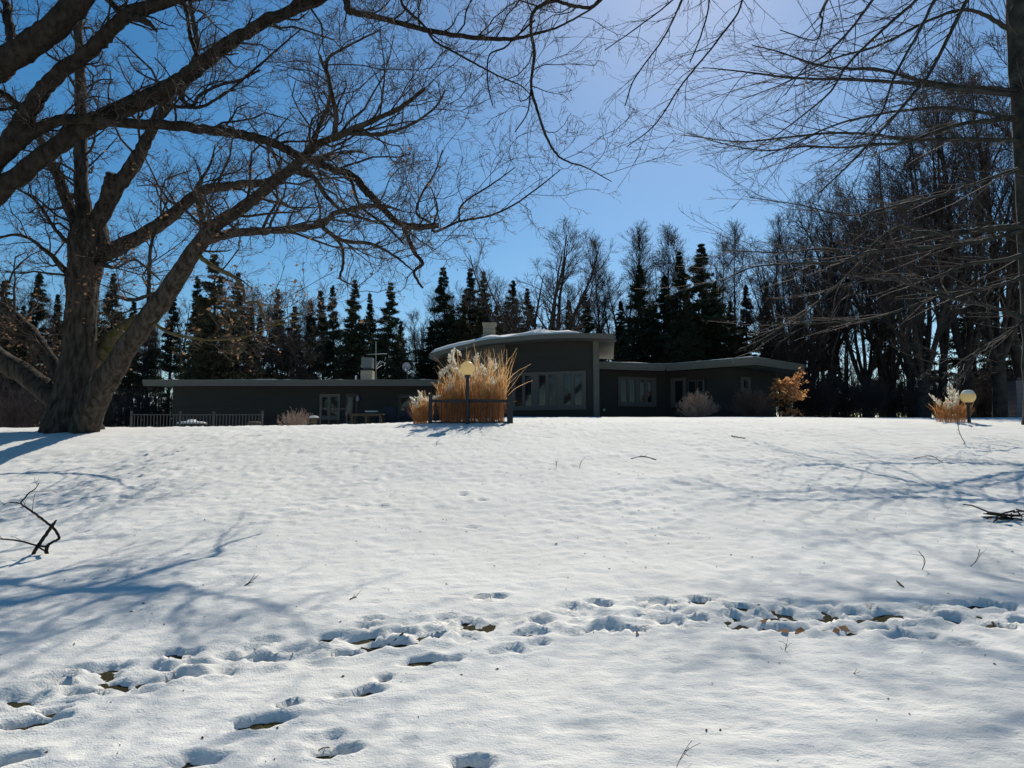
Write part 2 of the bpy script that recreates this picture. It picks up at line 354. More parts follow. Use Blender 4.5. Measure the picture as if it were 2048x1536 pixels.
def spawn(P, R, k, n, length, angle=(.5, .9), t=(.15, 1.), rratio=.55, rmin=.004, rmax=9, gnarl=.25, up=.05, taper=.35, flat=0, lenfall=.5, out=None, rnd=None):
    """k children on every polyline of (P,R)"""
    g = rnd or rng
    N, m, _ = P.shape
    idx = np.repeat(np.arange(N), k); C = len(idx)
    tt = t[0] + (t[1] - t[0]) * ((np.tile(np.arange(k), N) + g.random(C)) / k)
    f = np.clip(tt * (m - 1), 0, m - 1.001); i0 = f.astype(int); fr = (f - i0)[:, None]
    p = P[idx, i0] * (1 - fr) + P[idx, i0 + 1] * fr; r = R[idx, i0] * (1 - fr[:, 0]) + R[idx, i0 + 1] * fr[:, 0]
    T = nrm(P[idx, i0 + 1] - P[idx, i0])
    v = g.normal(size=(C, 3)); v[:, 2] *= (1 - flat)
    perp = nrm(v - (v * T).sum(1, keepdims=True) * T)
    a = g.uniform(angle[0], angle[1], C)[:, None]
    d = np.cos(a) * T + np.sin(a) * perp
    if out is not None: d = nrm(d + out)
    L = np.asarray(length(C) if callable(length) else g.uniform(length[0], length[1], C)) * (1 - lenfall * tt)
    rad = np.clip(r * rratio, rmin, rmax)
    return grow(p, d, L, rad, n, gnarl, up, taper, rmin, g)
def grow(p, d, L, rad, n, gnarl, up, taper, rmin, g=None):
    g = g or rng
    C = len(p); P = np.empty((C, n, 3)); P[:, 0] = p; st = (L / (n - 1))[:, None]
    for i in range(1, n):
        d = nrm(d + gnarl * g.normal(size=(C, 3)) + np.array([0, 0, up])); P[:, i] = P[:, i - 1] + d * st
    R = rad[:, None] * np.linspace(1, taper, n)[None, :]; R = np.maximum(R, rmin * .8)
    return P, R
def smooth_line(C, n):
    """Catmull-Rom resample of control rows (x,y,z,r)"""
    C = np.asarray(C, float); m = len(C)
    E = np.vstack([2 * C[0] - C[1], C, 2 * C[-1] - C[-2]])
    u = np.linspace(0, m - 1 - 1e-6, n); i = u.astype(int); f = (u - i)[:, None]
    a, b, c, d = E[i], E[i + 1], E[i + 2], E[i + 3]
    return .5 * (2 * b + (c - a) * f + (2 * a - 5 * b + 4 * c - d) * f ** 2 + (3 * b - a - 3 * c + d) * f ** 3)
class Traced:
    """a big bare tree whose limbs are laid out along lines seen in the photograph, each at its own distance"""
    def __init__(s, root, bark, wscale={}): s.root = root; s.bark = bark; s.l = {}; s.wscale = wscale
    def limb(s, key, pts, D1, D0=None, parent=None, sides=12, name='limb', rough=.16, bark=None, furrow=0, dens=7):
        pts = np.array(pts, float); pts[:, 2] *= s.wscale.get(key, s.wscale.get('*', 1)) if name == 'limb' else 1
        if parent:
            pp = s.l[parent]; D0 = pp['D'][np.argmin(np.hypot(pp['px'][:, 0] - pts[0, 0], pp['px'][:, 1] - pts[0, 1]))]
        arc = np.r_[0, np.cumsum(np.hypot(np.diff(pts[:, 0]), np.diff(pts[:, 1])))]; arc /= arc[-1]
        D = D0 + (D1 - D0) * arc
        C = np.array([[*at(q[0], q[1], d), q[2] / 2 / F * d] for q, d in zip(pts, D)])
        n = max(8, int(len(pts) * dens)); S = smooth_line(C, n)
        w = np.linspace(0, 1, n)
        s.l[key] = dict(px=smooth_line(np.c_[pts, D], n)[:, :2], D=smooth_line(np.c_[pts, D], n)[:, 3], S=S)
        P = S[None, :, :3].copy(); R = np.maximum(S[None, :, 3], .004)
        wob = np.minimum(.35 * R, .03)[..., None] * rng.normal(size=P.shape) * .35 * (0 if dens > 8 else 1); wob[:, 0] = 0; P += wob
        Pe = np.concatenate([P, P[:, -1:] + (P[:, -1:] - P[:, -2:-1]) * .15], 1); Re = np.concatenate([R, R[:, -1:] * .05], 1)
        v, q = tubes(Pe, Re, sides, rough, furrow=furrow)
        s.l[key]['P'] = P; s.l[key]['R'] = R
        return nobj(name, v, q, bark or s.bark, s.root, True)
    def resampled(s, keys, spacing):
        """cut the limbs into pieces of equal length so that branches can be spread evenly"""
        out = []
        for k in keys:
            P = s.l[k]['P'][0]; R = s.l[k]['R'][0]
            arc = np.r_[0, np.cumsum(np.linalg.norm(np.diff(P, axis=0), axis=1))]
            n = max(1, int(arc[-1] / spacing))
            for i in range(n):
                u = np.linspace(arc[-1] * i / n, arc[-1] * (i + 1) / n, 4)
                out.append((np.stack([np.interp(u, arc, P[:, j]) for j in range(3)], -1), np.interp(u, arc, R)))
        return np.array([o[0] for o in out]), np.array([o[1] for o in out])
def leaf_mesh(pts, size, rnd, droop=.5):
    n = len(pts); a = rnd.uniform(0, 2 * math.pi, n); d = np.stack([np.cos(a), np.sin(a), -droop * rnd.random(n) - .2], -1); d = nrm(d)
    side = nrm(np.cross(d, rnd.normal(size=(n, 3)))); nn = np.cross(d, side); l = (rnd.uniform(.6, 1.3, n) * size)[:, None]
    p0 = pts; p1 = pts + d * l * .5 + side * l * .32 + nn * l * .1; p2 = pts + d * l; p3 = pts + d * l * .5 - side * l * .32 + nn * l * .16
    V = np.stack([p0, p1, p2, p3], 1).reshape(-1, 3); b = np.arange(n)[:, None] * 4
    return V, np.concatenate([b + np.array([[0, 1, 2]]), b + np.array([[0, 2, 3]])])

# ================================================================== HOUSE
def ray_plane(px, py, A, B):
    d = ray(px, py); A = np.asarray(A[:2]); B = np.asarray(B[:2]); e = B - A; n = np.array([-e[1], e[0]])
    t = (n @ A) / (n @ d[:2]); return np.array([0, 0, EYE]) + d * t
class Wall:
    def __init__(s, A, B):
        s.A = np.array(A[:2], float); s.B = np.array(B[:2], float); e = s.B - s.A; s.L = np.linalg.norm(e); s.t = e / s.L
        s.n = np.array([s.t[1], -s.t[0]])
        if s.n[1] > 0: s.n = -s.n
    def uz(s, px, py):
        p = ray_plane(px, py, s.A, s.B); return (p[:2] - s.A) @ s.t, p[2]
    def box(s, mb, u0, u1, z0, z1, o0, o1):
        f = lambda u, o: s.A + s.t * u + s.n * o
        a, b, c, d = f(u0, o1), f(u1, o1), f(u1, o0), f(u0, o0)
        return mb.box8([(*a, z0), (*b, z0), (*c, z0), (*d, z0), (*a, z1), (*b, z1), (*c, z1), (*d, z1)])
def pt(px, D): return at(px, 800, D)[:2]
house = empty('house', (0, 34, 2.3), 'low dark green flat-roofed house with a raised curved centre roof', 'house')
# plan
LW_A, LW_B = pt(345, 33.6), pt(900, 33.6)
C_A, C_B, C_C = pt(876, 33.9), pt(1013, 33.0), pt(1198, 31.7)
R_1, R_2, R_3, R_4 = pt(1196, 33.6), pt(1332, 34.9), pt(1470, 32.6), pt(1552, 35.2)
Z_LW, Z_RW = 4.45, 5.24
wl, wc0, wc, w1, w2, w3 = Wall(LW_A, LW_B), Wall(C_A, C_B), Wall(C_B, C_C), Wall(R_1, R_2), Wall(R_2, R_3), Wall(R_3, R_4)
mb = MB(); mb.prism([LW_A, LW_B, LW_B + [0, 8], LW_A + [0, 8]], 1.4, Z_LW - .26); mb.build('wall', M['wall'], house)
nb = np.array([.04, 1.]) * 7
# centre block body (top follows the curved roof)
topz = lambda px, py, Wl: Wl.uz(px, py)[1]
zA, zB, zC = topz(876, 716, wc0), topz(1013, 684, wc), topz(1198, 681, wc)
back = lambda p: p + nb
Pl = [C_A, C_B, C_C, back(C_C), back(C_B), back(C_A)]; zt = [zA, zB, zC, zC, zB, zA]
V = [(*p, 1.6) for p in Pl] + [(*p, z) for p, z in zip(Pl, zt)]
MB().add(V, [(5, 4, 3, 2, 1, 0), (6, 7, 10, 11), (7, 8, 9, 10)] + [(i, (i + 1) % 6, 6 + (i + 1) % 6, 6 + i) for i in range(6)]).build('wall', M['wall'], house)
MB().prism([R_1, R_2, R_3, R_4, R_4 + [1.5, 7], R_1 + [0, 7]], 1.6, Z_RW - .27).build('wall', M['wall'], house)
# chimney breast panel and corner post
u0, z1 = wc0.uz(928, 694); u1, _ = wc0.uz(1012, 690)
mb = MB(); wc0.box(mb, u0, wc0.L - .02, 1.7, zB - .12, -.05, .22); mb.build('chimney_breast', M['panel'], house)
mb = MB(); wc.box(mb, wc.L - .22, wc.L + .02, 1.7, zC - .02, -.05, .10); mb.build('corner_post', M['trim'], house)
mb = MB(); wc.box(mb, .02, wc.L - .24, 1.7, 2.75, -.05, .05); mb.build('plinth', M['wall'], house)
# ---- roofs
def loft_roof(edge, depth, thick, parent, name, m, inset=0):
    """edge: list of (x,y,z) along the front; extruded back"""
    n = len(edge); E = np.array(edge); Bk = E + np.array([depth[0], depth[1], .0])
    V = np.concatenate([E, E - [0, 0, thick], Bk, Bk - [0, 0, thick]]); Fc = []
    for i in range(n - 1):
        Fc += [(i, i + 1, 2 * n + i + 1, 2 * n + i), (n + i, 3 * n + i, 3 * n + i + 1, n + i + 1), (i, n + i, n + i + 1, i + 1), (2 * n + i, 2 * n + i + 1, 3 * n + i + 1, 3 * n + i)]
    Fc += [(0, 2 * n, 3 * n, n), (n - 1, 2 * n - 1, 4 * n - 1, 3 * n - 1)]
    return MB().add(V, Fc).build(name, m, parent)
EL, EM, ER = pt(858, 33.0), pt(1010, 32.1), pt(1229, 30.6)
arcpx = [(858, 707), (868, 704), (880, 701), (905, 694.5), (930, 689), (966, 680), (1010, 675), (1060, 670), (1110, 667), (1160, 666), (1229, 667.5)]
we1, we2 = Wall(EL, EM), Wall(EM, ER)
edge = [tuple(ray_plane(x, y, EL, EM) if x <= 1010 else ray_plane(x, y, EM, ER)) for x, y in arcpx]
fine = smooth_line(np.c_[np.array(edge), np.zeros(len(edge))], 41)[:, :3]
roofc = loft_roof(fine, (1.0, 7.6), .21, house, 'roof', M['trim'])
def snow_slab(edge, depth, z, parent, tmin=.05, tmax=.16, seed=1, nd=24, hump=1.0):
    E = np.array(edge); n = len(E); g = Noise(seed + 40); V = []
    for j in range(nd + 1):
        f = j / nd
        for i in range(n):
            p = E[i] + np.array([depth[0], depth[1], 0]) * (.012 + .97 * f)
            e = min(1, min(i, n - 1 - i) / 2.5, min(j, nd - j) / 1.0 + .75)
            jag = .10 * g(i * .55, 3.3) if j == 0 else 0
            th = (tmin + (tmax - tmin) * (.5 + g.fbm(p[0] * .7, p[1] * .7, 3))) * e
            th *= .35 + hump * (1 - math.exp(-f * 9 / .8)) * (1 if j < nd else .4)
            V.append((p[0] + depth[0] / 8 * jag, p[1] + jag, p[2] + max(.004, th)))
    k = len(V)
    Fc = [(j * n + i, j * n + i + 1, (j + 1) * n + i + 1, (j + 1) * n + i) for j in range(nd) for i in range(n - 1)]
    for i in range(n): V.append((V[i][0], V[i][1], E[i][2] + .003))
    for i in range(n - 1): Fc.append((i, k + i, k + i + 1, i + 1))
    return MB().add(V, Fc).build('roof_snow', M['snow'], parent, True)
snow_slab(fine[:38], (1.0, 7.6), 0, roofc, .10, .26, 1, hump=1.6)
# left wing roof
LE, RE = ray_plane(285, 759, pt(0, 32.7), pt(100, 32.7)), ray_plane(880, 759, pt(0, 32.7), pt(100, 32.7))
Z_LW = LE[2]
roofl = MB().box(LE[0], RE[0] + .1, 32.7, 42.6, Z_LW - .17, Z_LW).build('roof', M['trim'], house)
MB().box(LE[0] + .05, RE[0], 32.68, 32.76, Z_LW - .29, Z_LW - .174).build('fascia', M['trim'], roofl)
snow_slab([(x, 32.76, Z_LW) for x in np.linspace(LE[0] + .4, RE[0], 60)], (0, 9.5), 0, roofl, .01, .10, 2)
# right wing roof
RF = [np.array([*pt(px, D)]) for px, D in [(1188, 32.7), (1332, 33.7), (1513, 30.9), (1612, 33.9), (1600, 42), (1188, 42)]]
roofr = MB().prism(RF, Z_RW - .25, Z_RW).build('roof', M['trim'], house)
shr = [p * .9965 + np.array([.0, .10]) for p in RF]
ed = []
for a, b, k in ((0, 1, 10), (1, 2, 12), (2, 3, 8)):
    for f in np.linspace(0, 1, k, endpoint=False): ed.append((*(shr[a] * (1 - f) + shr[b] * f), Z_RW))
ed.append((*(shr[3] + [-.3, 0]), Z_RW))
snow_slab(ed, (0, 7), 0, roofr, .02, .13, 3)
# fascia strip a little lower than the roof slab
for a, b in ((0, 1), (1, 2), (2, 3)):
    w_ = Wall(RF[a], RF[b]); m_ = MB(); w_.box(m_, .03, w_.L - .03, Z_RW - .33, Z_RW - .253, -.10, -.02); m_.build('fascia', M['trim'], roofr)
# ---- windows
def window(wall, x0, y0, x1, y1, panes, parent=house, sill=True, fr=None):
    ua, z1 = wall.uz(x0, y0); ub, _ = wall.uz(x1, y0); _, z0 = wall.uz((x0 + x1) / 2, y1)
    P = []
    for a, b in panes: P.append((wall.uz(a, y0)[0], wall.uz(b, y0)[0]))
    t = .10 * (ub - ua) / 2 if (ub - ua) < 1 else .10
    mb = MB(); wall.box(mb, ua, ub, z1 - .11, z1, -.03, .06); wall.box(mb, ua, ub, z0, z0 + .12, -.03, .06)
    xs = [ua] + [v for p in P for v in p] + [ub]
    for i in range(0, len(xs), 2): wall.box(mb, xs[i], xs[i + 1], z0 + .12, z1 - .11, -.03, .055)
    w = mb.build('window', fr or M['frame'], parent)
    for a, b in P:
        m2 = MB(); wall.box(m2, a, b, z0 + .12, z1 - .11, -.02, .012); m2.build('pane', M['glass'], w)
        m3 = MB(); e = .035
        wall.box(m3, a, a + e, z0 + .12, z1 - .11, .0, .035); wall.box(m3, b - e, b, z0 + .12, z1 - .11, .0, .035)
        wall.box(m3, a + e, b - e, z0 + .12, z0 + .16, .0, .035); wall.box(m3, a + e, b - e, z1 - .15, z1 - .11, .0, .035); m3.build('sash', M['frame'], w)
    if sill:
        m4 = MB(); wall.box(m4, ua - .05, ub + .05, z0 - .05, z0 - .003, -.03, .10); m4.build('sill', M['frame'], w)
    return w
window(wc, 1024, 746, 1172, 818, [(1030, 1046), (1049, 1064), (1077, 1093), (1097, 1114), (1127, 1143), (1148, 1165)])
window(w1, 1235, 753, 1311, 811, [(1240, 1254), (1257, 1270), (1278, 1289), (1293, 1303)])
window(w2, 1342, 757, 1373, 812, [(1349, 1367)])
window(w2, 1373.5, 757, 1412, 812, [(1376, 1392), (1395, 1409)], fr=M['wall'])
window(w3, 1480, 753, 1499, 783, [(1485, 1494)])
window(wl, 640, 788, 681, 838, [(644, 657), (661, 677)], fr=M['trim'])
window(wl, 797, 789, 834, 832, [(801, 830)], fr=M['rail'])
d0, dz = wl.uz(692, 788); d1, _ = wl.uz(716, 788)
mb = MB(); wl.box(mb, d0, d1, 1.95, dz, -.03, .05); door = mb.build('door', M['rail'], house)
mb = MB(); wl.box(mb, d0 + .1, d1 - .1, 2.6, dz - .15, .045, .058); mb.build('pane', M['glass'], door)
mb = MB(); wl.box(mb, d0 + .03, d0 + .07, 2.85, 3.0, .05, .10); mb.build('handle', M['alum'], door)
def wall_lamp(px, py, wall, r=.07):
    u, z = wall.uz(px, py); p = wall.A + wall.t * u + wall.n * .12
    MB().lathe([(.02, -.14), (r, -.12), (r * 1.2, 0), (r * .6, .1), (.02, .14)], (*p, z), 10).build('wall_lamp', M['dish'], house)
wall_lamp(716.5, 797, wl); wall_lamp(1206, 871 - 0, w1, .06) if False else None
u, z = w1.uz(1206, 820); p = w1.A + w1.t * u + w1.n * .06
MB().lathe([(.02, -.06), (.06, -.05), (.06, .05), (.02, .06)], (*p, z), 8).build('outdoor_socket', M['alum'], house)
# ---- chimneys on the roofs
def chimney(px0, px1, py0, py1, D, cap):
    a, b = at(px0, py1, D), at(px1, py0, D); w = b[0] - a[0]
    c = MB().box(a[0], b[0], D, D + w * .95, a[2] - .5, b[2]).build('chimney', M['chimney'], house)
    return c, a, b, w
c, a, b, w = chimney(966, 990, 648, 682, 33.9, True)
MB().box(a[0] - .04, b[0] + .06, 33.86, 33.9 + w + .02, b[2] - .02, b[2] + .07).build('chimney_cap', M['chimney'], c)
for k in range(3):
    MB().box(a[0] - .008, b[0] + .008, 33.892, 33.9 + w * .95 + .008, b[2] - .22 - .22 * k, b[2] - .205 - .22 * k).build('mortar_course', M['panel'], c)
D = 36.0
c, a, b, w = chimney(721, 745, 741, 762, D, False)
q0, q1 = at(722.5, 735, D), at(744, 715, D)
MB().box(q0[0] + .05, q1[0] - .05, D + .05, D + w * .9, b[2], q0[2] + .02).build('flue_gap', M['black'], c)
MB().box(q0[0], q1[0], D - .02, D + w, q0[2], q1[2]).build('flue_cover', M['metal'], c)
q = at(712, 756, 35.5); MB().lathe([(.05, -.3), (.05, .12), (.02, .13)], tuple(q), 8).build('vent_pipe', M['alum'], house)

# roof aerials
def rod(mb, a, b, r, n=6):
    v, q = tubes(np.array([[a, b]], float), np.array([[r, r]]), n); return mb.add(v, q.tolist() + [tuple(range(n)), tuple(range(2 * n - 1, n - 1, -1))])
D = 36.3
o = at(752, 760, D); ant = empty('roof_aerial', o, 'white television aerial beside the metal-topped chimney', 'aerial')
rod(MB(), at(752, 762, D), at(752, 683, D), .014).build('mast', M['alum'], ant)
mb = MB(); rod(mb, at(733, 709, D), at(774, 707, D), .016)
for px in range(738, 776, 5): rod(mb, at(px, 708.3, D - .25), at(px, 708.3, D + .25), .010)
mb.build('boom', M['alum'], ant)
mb = MB()
for a, b in (((752, 735), (760, 722)), ((760, 722), (771, 726)), ((771, 726), (768, 731)), ((752, 738), (764, 730))): rod(mb, at(*a, D - .1), at(*b, D - .1), .02)
mb.build('bracket', M['alum'], ant)
D = 36.0; o = at(813, 760, D); dish = empty('satellite_dish', o, 'round grey satellite dish on a pole above the long roof', 'satellite dish')
rod(MB(), at(815, 763, D), at(814, 736, D), .025).build('pole', M['rail'], dish)
c = at(813, 733, D - .1); V = []; n = 20
for r, y in ((.0, .10), (.09, .085), (.16, .055), (.215, 0), (.2, .03)):
    for k in range(n):
        t = 2 * math.pi * k / n; V.append((c[0] + r * math.cos(t), c[1] + y, c[2] + r * math.sin(t)))
MB().add(V, [(i * n + k, i * n + (k + 1) % n, (i + 1) * n + (k + 1) % n, (i + 1) * n + k) for i in range(4) for k in range(n)]).build('reflector', M['dish'], dish, True)
mb = MB(); rod(mb, tuple(c + [0, 0, -.2]), tuple(c + [0, -.25, -.16]), .012); mb.box(c[0] - .03, c[0] + .03, c[1] - .33, c[1] - .24, c[2] - .2, c[2] - .12); mb.build('feed_arm', M['alum'], dish)

# ================================================================== LAMPS, RAILS, PATIO
def globe_lamp(px, py_c, D, diam, label, cap, yscale=1.0):
    c = at(px, py_c, D); g0 = gz(c[0], c[1]) - .1; r = diam / 2
    o = empty('globe_lamp', (c[0], c[1], g0), label, 'lamp post', 'globe lamps along the bank')
    MB().lathe([(.055, 0), (.055, .05), (.042, .07), (.042, c[2] - r * yscale - g0 - .05), (.06, c[2] - r * yscale - g0 - .045), (.075, c[2] - r * yscale - g0 + .03)], (c[0], c[1], g0), 14).build('post', M['black'], o, False)
    prof = [(max(.002, r * math.sin(t)), -r * yscale * math.cos(t)) for t in np.linspace(.0, math.pi, 18)]
    MB().lathe(prof, tuple(c), 28).build('globe', M['globe'], o, True)
    if cap:
        prof = [(r * 1.02 * math.sin(t), r * yscale * math.cos(t) + .004) for t in np.linspace(1.05, .05, 8)]
        prof = [(r * .8, r * yscale * .45)] + [(a * (1.0), b + .03 * math.sin(i / 7 * 3)) for i, (a, b) in enumerate(prof)]
        MB().lathe(prof, tuple(c), 20).build('snow_cap', M['snow'], o, True)
    return o
globe_lamp(935, 737, 17.9, .355, 'black post lamp with a cream glass globe beside tall pale grass and a railing', False)
globe_lamp(1936, 794, 18.6, .36, 'short black post lamp whose cream globe wears a cap of snow', True, .86)

def railing(name, label, cat, pA, pB, posts, zt, zb, rail_r, post_w, balus, m, group=None):
    """straight guard rail between two plan points; posts: fractions; heights absolute"""
    A, B = np.array(pA), np.array(pB); e = B - A; L = np.linalg.norm(e); t = e / L; w = Wall(A, B)
    o = empty(name, (*A, zb), label, cat, group)
    for f, extra, pw in posts:
        mb = MB(); w.box(mb, f * L - pw / 2, f * L + pw / 2, zb - .45, zt + extra, -pw / 2, pw / 2); p = mb.build('post', m, o)
        mb = MB(); w.box(mb, f * L - pw / 2 - .012, f * L + pw / 2 + .012, zt + extra, zt + extra + .02, -pw / 2 - .012, pw / 2 + .012); mb.build('post_cap', m, p)
    fs = [p[0] * L for p in posts]
    for a, b in zip(fs[:-1], fs[1:]):
        mb = MB(); w.box(mb, a + .01, b - .01, zt - rail_r * 2, zt, -.03, .03); mb.build('top_rail', m, o)
        mb = MB(); w.box(mb, a + .01, b - .01, zb + .02, zb + .06, -.02, .02); mb.build('bottom_rail', m, o)
    bm = MB().box(-.011, .011, -.011, .011, zb + .05, zt - rail_r * 2 + .005).mesh('baluster', m)
    for a, b in zip(fs[:-1], fs[1:]):
        n = max(2, int((b - a) / balus))
        for k in range(1, n):
            u = a + (b - a) * k / n; q = A + t * u - A
            bo = bpy.data.objects.new('baluster', bm); bo.location = (q[0], q[1], -zb); bo.parent = o; COL.objects.link(bo)
    return o
zr = at(940, 799, 18.15)[2]; zg = gz(0, 18.2)
railing('railing', 'black metal railing panel in front of the tall pampas-like grass', 'railing', pt(861, 18.2), pt(1020, 18.2), [(0, .12, .09), (.48, -.01, .06), (1, .08, .15)], zr, zg - .02, .035, .08, .135, M['black'])
zf = at(400, 829, 28)[2]
railing('patio_fence', 'low grey metal picket fence round the sunken patio', 'fence', pt(264, 27.6), pt(525, 27.6), [(0, .10, .06), (.372, .08, .06), (.628, .08, .06), (1, .10, .07)], zf, zf - 1.0, .02, .06, .115, M['rail'])
zf2 = at(660, 817, 30)[2]
railing('step_railing', 'thin dark handrail in front of the patio window', 'railing', pt(641, 30), pt(694, 30), [(0, .22, .045), (1, .1, .045)], zf2, zf2 - .95, .02, .04, .3, M['rail'])

# patio furniture
def gp(px, D):
    p = pt(px, D); return p[0], p[1], gz(p[0], p[1])
x, y, z = gp(736, 30.6); zt = at(736, 828, 30.6)[2]
tb = empty('picnic_table', (x, y, z), 'weathered wooden patio table near the dark door', 'table')
hw = 33 / F * 30.6
for k in range(5): MB().box(x - hw, x + hw, y - .4 + .17 * k, y - .4 + .17 * k + .155, zt - .045, zt).build('plank', M['wood'], tb)
MB().box(x - hw + .1, x + hw - .1, y - .36, y + .42, zt - .10, zt - .047).build('apron', M['wood'], tb)
for sx in (-.85, 0, .85):
    for sy in (-.3, .34): MB().box(x + sx * hw - .05, x + sx * hw + .05, y + sy - .05, y + sy + .05, z - .1, zt - .05).build('leg', M['wood'], tb)
pw = at(743, 823, 31.5); 
bn = empty('snow_covered_bench', (pw[0], 31.6, z), 'plain bench with a strip of snow behind the patio table', 'bench')
MB().box(pw[0] - .28, pw[0] + .28, 31.4, 31.8, pw[2] - .12, pw[2] - .03).build('seat', M['dark'], bn)
MB().box(pw[0] - .27, pw[0] + .27, 31.41, 31.79, pw[2] - .028, pw[2] + .03).build('snow', M['snow'], bn, bevel=.015)
for s in (-.22, .18): MB().box(pw[0] + s, pw[0] + s + .05, 31.45, 31.75, z - .1, pw[2] - .12).build('leg', M['dark'], bn)
for px, rot, lab in ((783, .35, 'dark slatted patio chair angled beside the wooden table'), (815, -.15, 'dark slatted patio chair near the shaded window')):
    x, y, z = gp(px, 30.9); o = empty('patio_chair', (x, y, z), lab, 'chair', 'dark patio chairs')
    zs = .40; top = at(px, 812, 30.9)[2] - z
    for k in range(6):
        u = -.27 + .09 * k; MB().add([(x + u, y + .22, z + zs), (x + u + .078, y + .22, z + zs), (x + u + .078, y + .26, z + zs), (x + u, y + .26, z + zs), (x + u, y + .47, z + top), (x + u + .078, y + .47, z + top), (x + u + .078, y + .51, z + top), (x + u, y + .51, z + top)],
            [(0, 3, 2, 1), (4, 5, 6, 7), (0, 1, 5, 4), (1, 2, 6, 5), (2, 3, 7, 6), (3, 0, 4, 7)]).build('back_slat', M['dark'], o)
    for k in range(5): MB().box(x - .28, x + .28, y - .28 + .1 * k, y - .28 + .1 * k + .085, z + zs - .03, z + zs).build('seat_slat', M['dark'], o)
    for s in (-1, 1):
        MB().box(x + s * .31 - .05, x + s * .31 + .05, y - .32, y + .38, z + .58, z + .61).build('armrest', M['dark'], o)
        MB().box(x + s * .31 - .025, x + s * .31 + .025, y - .28, y - .22, z - .1, z + .58).build('leg', M['dark'], o)
        MB().box(x + s * .31 - .025, x + s * .31 + .025, y + .28, y + .34, z - .1, z + .58).build('leg', M['dark'], o)
    o.rotation_euler = (0, 0, rot)
p = at(384, 847, 29.5); z = gz(p[0], p[1])
o = empty('round_table', (p[0], p[1], z), 'low round table under a mound of blue-shaded snow behind the picket fence', 'table')
MB().lathe([(.3, -.05), (.05, 0), (.05, p[2] - z - .08), (.1, p[2] - z - .06)], (p[0], p[1], z), 12).build('pedestal', M['dark'], o)
MB().lathe([(.02, -.06), (.6, -.06), (.6, -.02), (.02, -.02)], tuple(p), 24).build('tabletop', M['dark'], o)
MB().lathe([(.57, -.018), (.57, .03), (.45, .07), (.2, .09), (.14, .16), (.02, .17)], tuple(p), 24).build('snow', M['snow'], o, True)
p = at(509, 848, 29); z = gz(p[0], p[1])
o = empty('planter_barrel', (p[0], p[1], z), 'brown wooden tub at the right end of the picket fence', 'planter')
MB().lathe([(.2, -.1), (.26, .1), (.28, p[2] - z), (.26, p[2] - z + .06), (.18, p[2] - z + .1), (.02, p[2] - z + .11)], (p[0], p[1], z), 16).build('tub', M['wood'], o)
MB().lathe([(.285, p[2] - z - .14), (.293, p[2] - z - .12), (.293, p[2] - z - .09), (.285, p[2] - z - .07)], (p[0], p[1], z), 16).build('hoop', M['metal'], o)
p = at(628, 838, 24.5); z = gz(p[0], p[1])
o = empty('bird_feeder', (p[0], p[1], z), 'small wooden bird feeder with a white snow cap by the leafless bush', 'bird feeder')
rod(MB(), (p[0], p[1], z - .1), (p[0], p[1], p[2] - .12), .03).build('post', M['wood'], o)
MB().lathe([(.10, -.14), (.11, -.12), (.10, .02), (.09, .03)], tuple(p), 6).build('body', M['wood'], o)
MB().lathe([(.155, .02), (.15, .04), (.10, .075), (.02, .085)], tuple(p), 14).build('roof', M['wood'], o)
MB().lathe([(.15, .043), (.16, .06), (.12, .10), (.02, .115)], tuple(p), 14).build('snow_cap', M['snow'], o, True)
# shed at the far right edge
p0, p1 = at(2034, 800, 34), at(2110, 800, 34); z = gz(p0[0], 34)
o = empty('shed', (p0[0], 34, z), 'pale grey board shed among the trees past the short lamp', 'shed')
for k in range(9): MB().box(p0[0] + .0, p1[0], 34 + .012 * (k % 2), 35.1 - .012 * (k % 2), z - .2 + .22 * k, z - .2 + .22 * k + .212).build('board', M['shed'], o)
MB().box(p0[0] - .1, p1[0] + .2, 33.8, 35.3, z + 1.79, z + 1.88).build('roof', M['rail'], o)

# ================================================================== BIG TREES
rng = np.random.default_rng(21)
def twigset(P1, R1, root, m, cfg, name='twigs', leaf=None):
    """three further orders of branching below the polylines (P1,R1); returns all tip points"""
    parts = []; P, R = P1, R1; tips = None
    for c in cfg:
        P, R = spawn(P, R, **{k: v for k, v in c.items() if k != 'sides'}); parts.append(tubes(P, R, c.get('sides', 3)))
        tips = P
    v, q = cat(parts)
    tag(nobj(name, v, q, m, root, True), kind='stuff')
    return tips
# ---- the oak standing on the bank at the left
b = at(140, 858, 17.5)
oak = empty('oak_tree', (b[0], b[1], gz(b[0], b[1]) - .15), 'massive furrowed leafless oak with forking leaning trunks on the bank', 'tree')
T = Traced(oak, M['bark'], {'L1': .85, 'L2': .85, 'L3': .82, 'L4': .85, 'L5': .94, 'LL1': .8, 'LL2': .8, 'L5i': .6, 'L5h': .75})
T.limb('trunk', [(143, 960, 165), (143, 900, 140), (143, 862, 116), (146, 830, 98), (152, 790, 84), (157, 730, 68), (160, 660, 60), (165, 590, 59), (171, 530, 64), (178, 480, 74), (183, 445, 60)], 17.5, 17.5, name='trunk', sides=96, rough=.10, furrow=.055, dens=16)
T.limb('L5', [(158, 920, 50), (168, 860, 58), (190, 800, 56), (225, 740, 49), (275, 665, 43), (330, 592, 41), (388, 502, 34), (430, 452, 28), (480, 420, 25), (540, 372, 21), (598, 324, 18), (640, 288, 16), (690, 266, 14), (740, 243, 11), (800, 215, 8), (850, 178, 5)], 12.6, 17.3, sides=64, rough=.12, furrow=.035, dens=14)
T.limb('L1', [(177, 490, 30), (168, 440, 38), (163, 350, 31), (163, 250, 27), (160, 150, 24), (158, 60, 20), (152, -70, 15), (150, -200, 8)], 17.8, parent='trunk', sides=16)
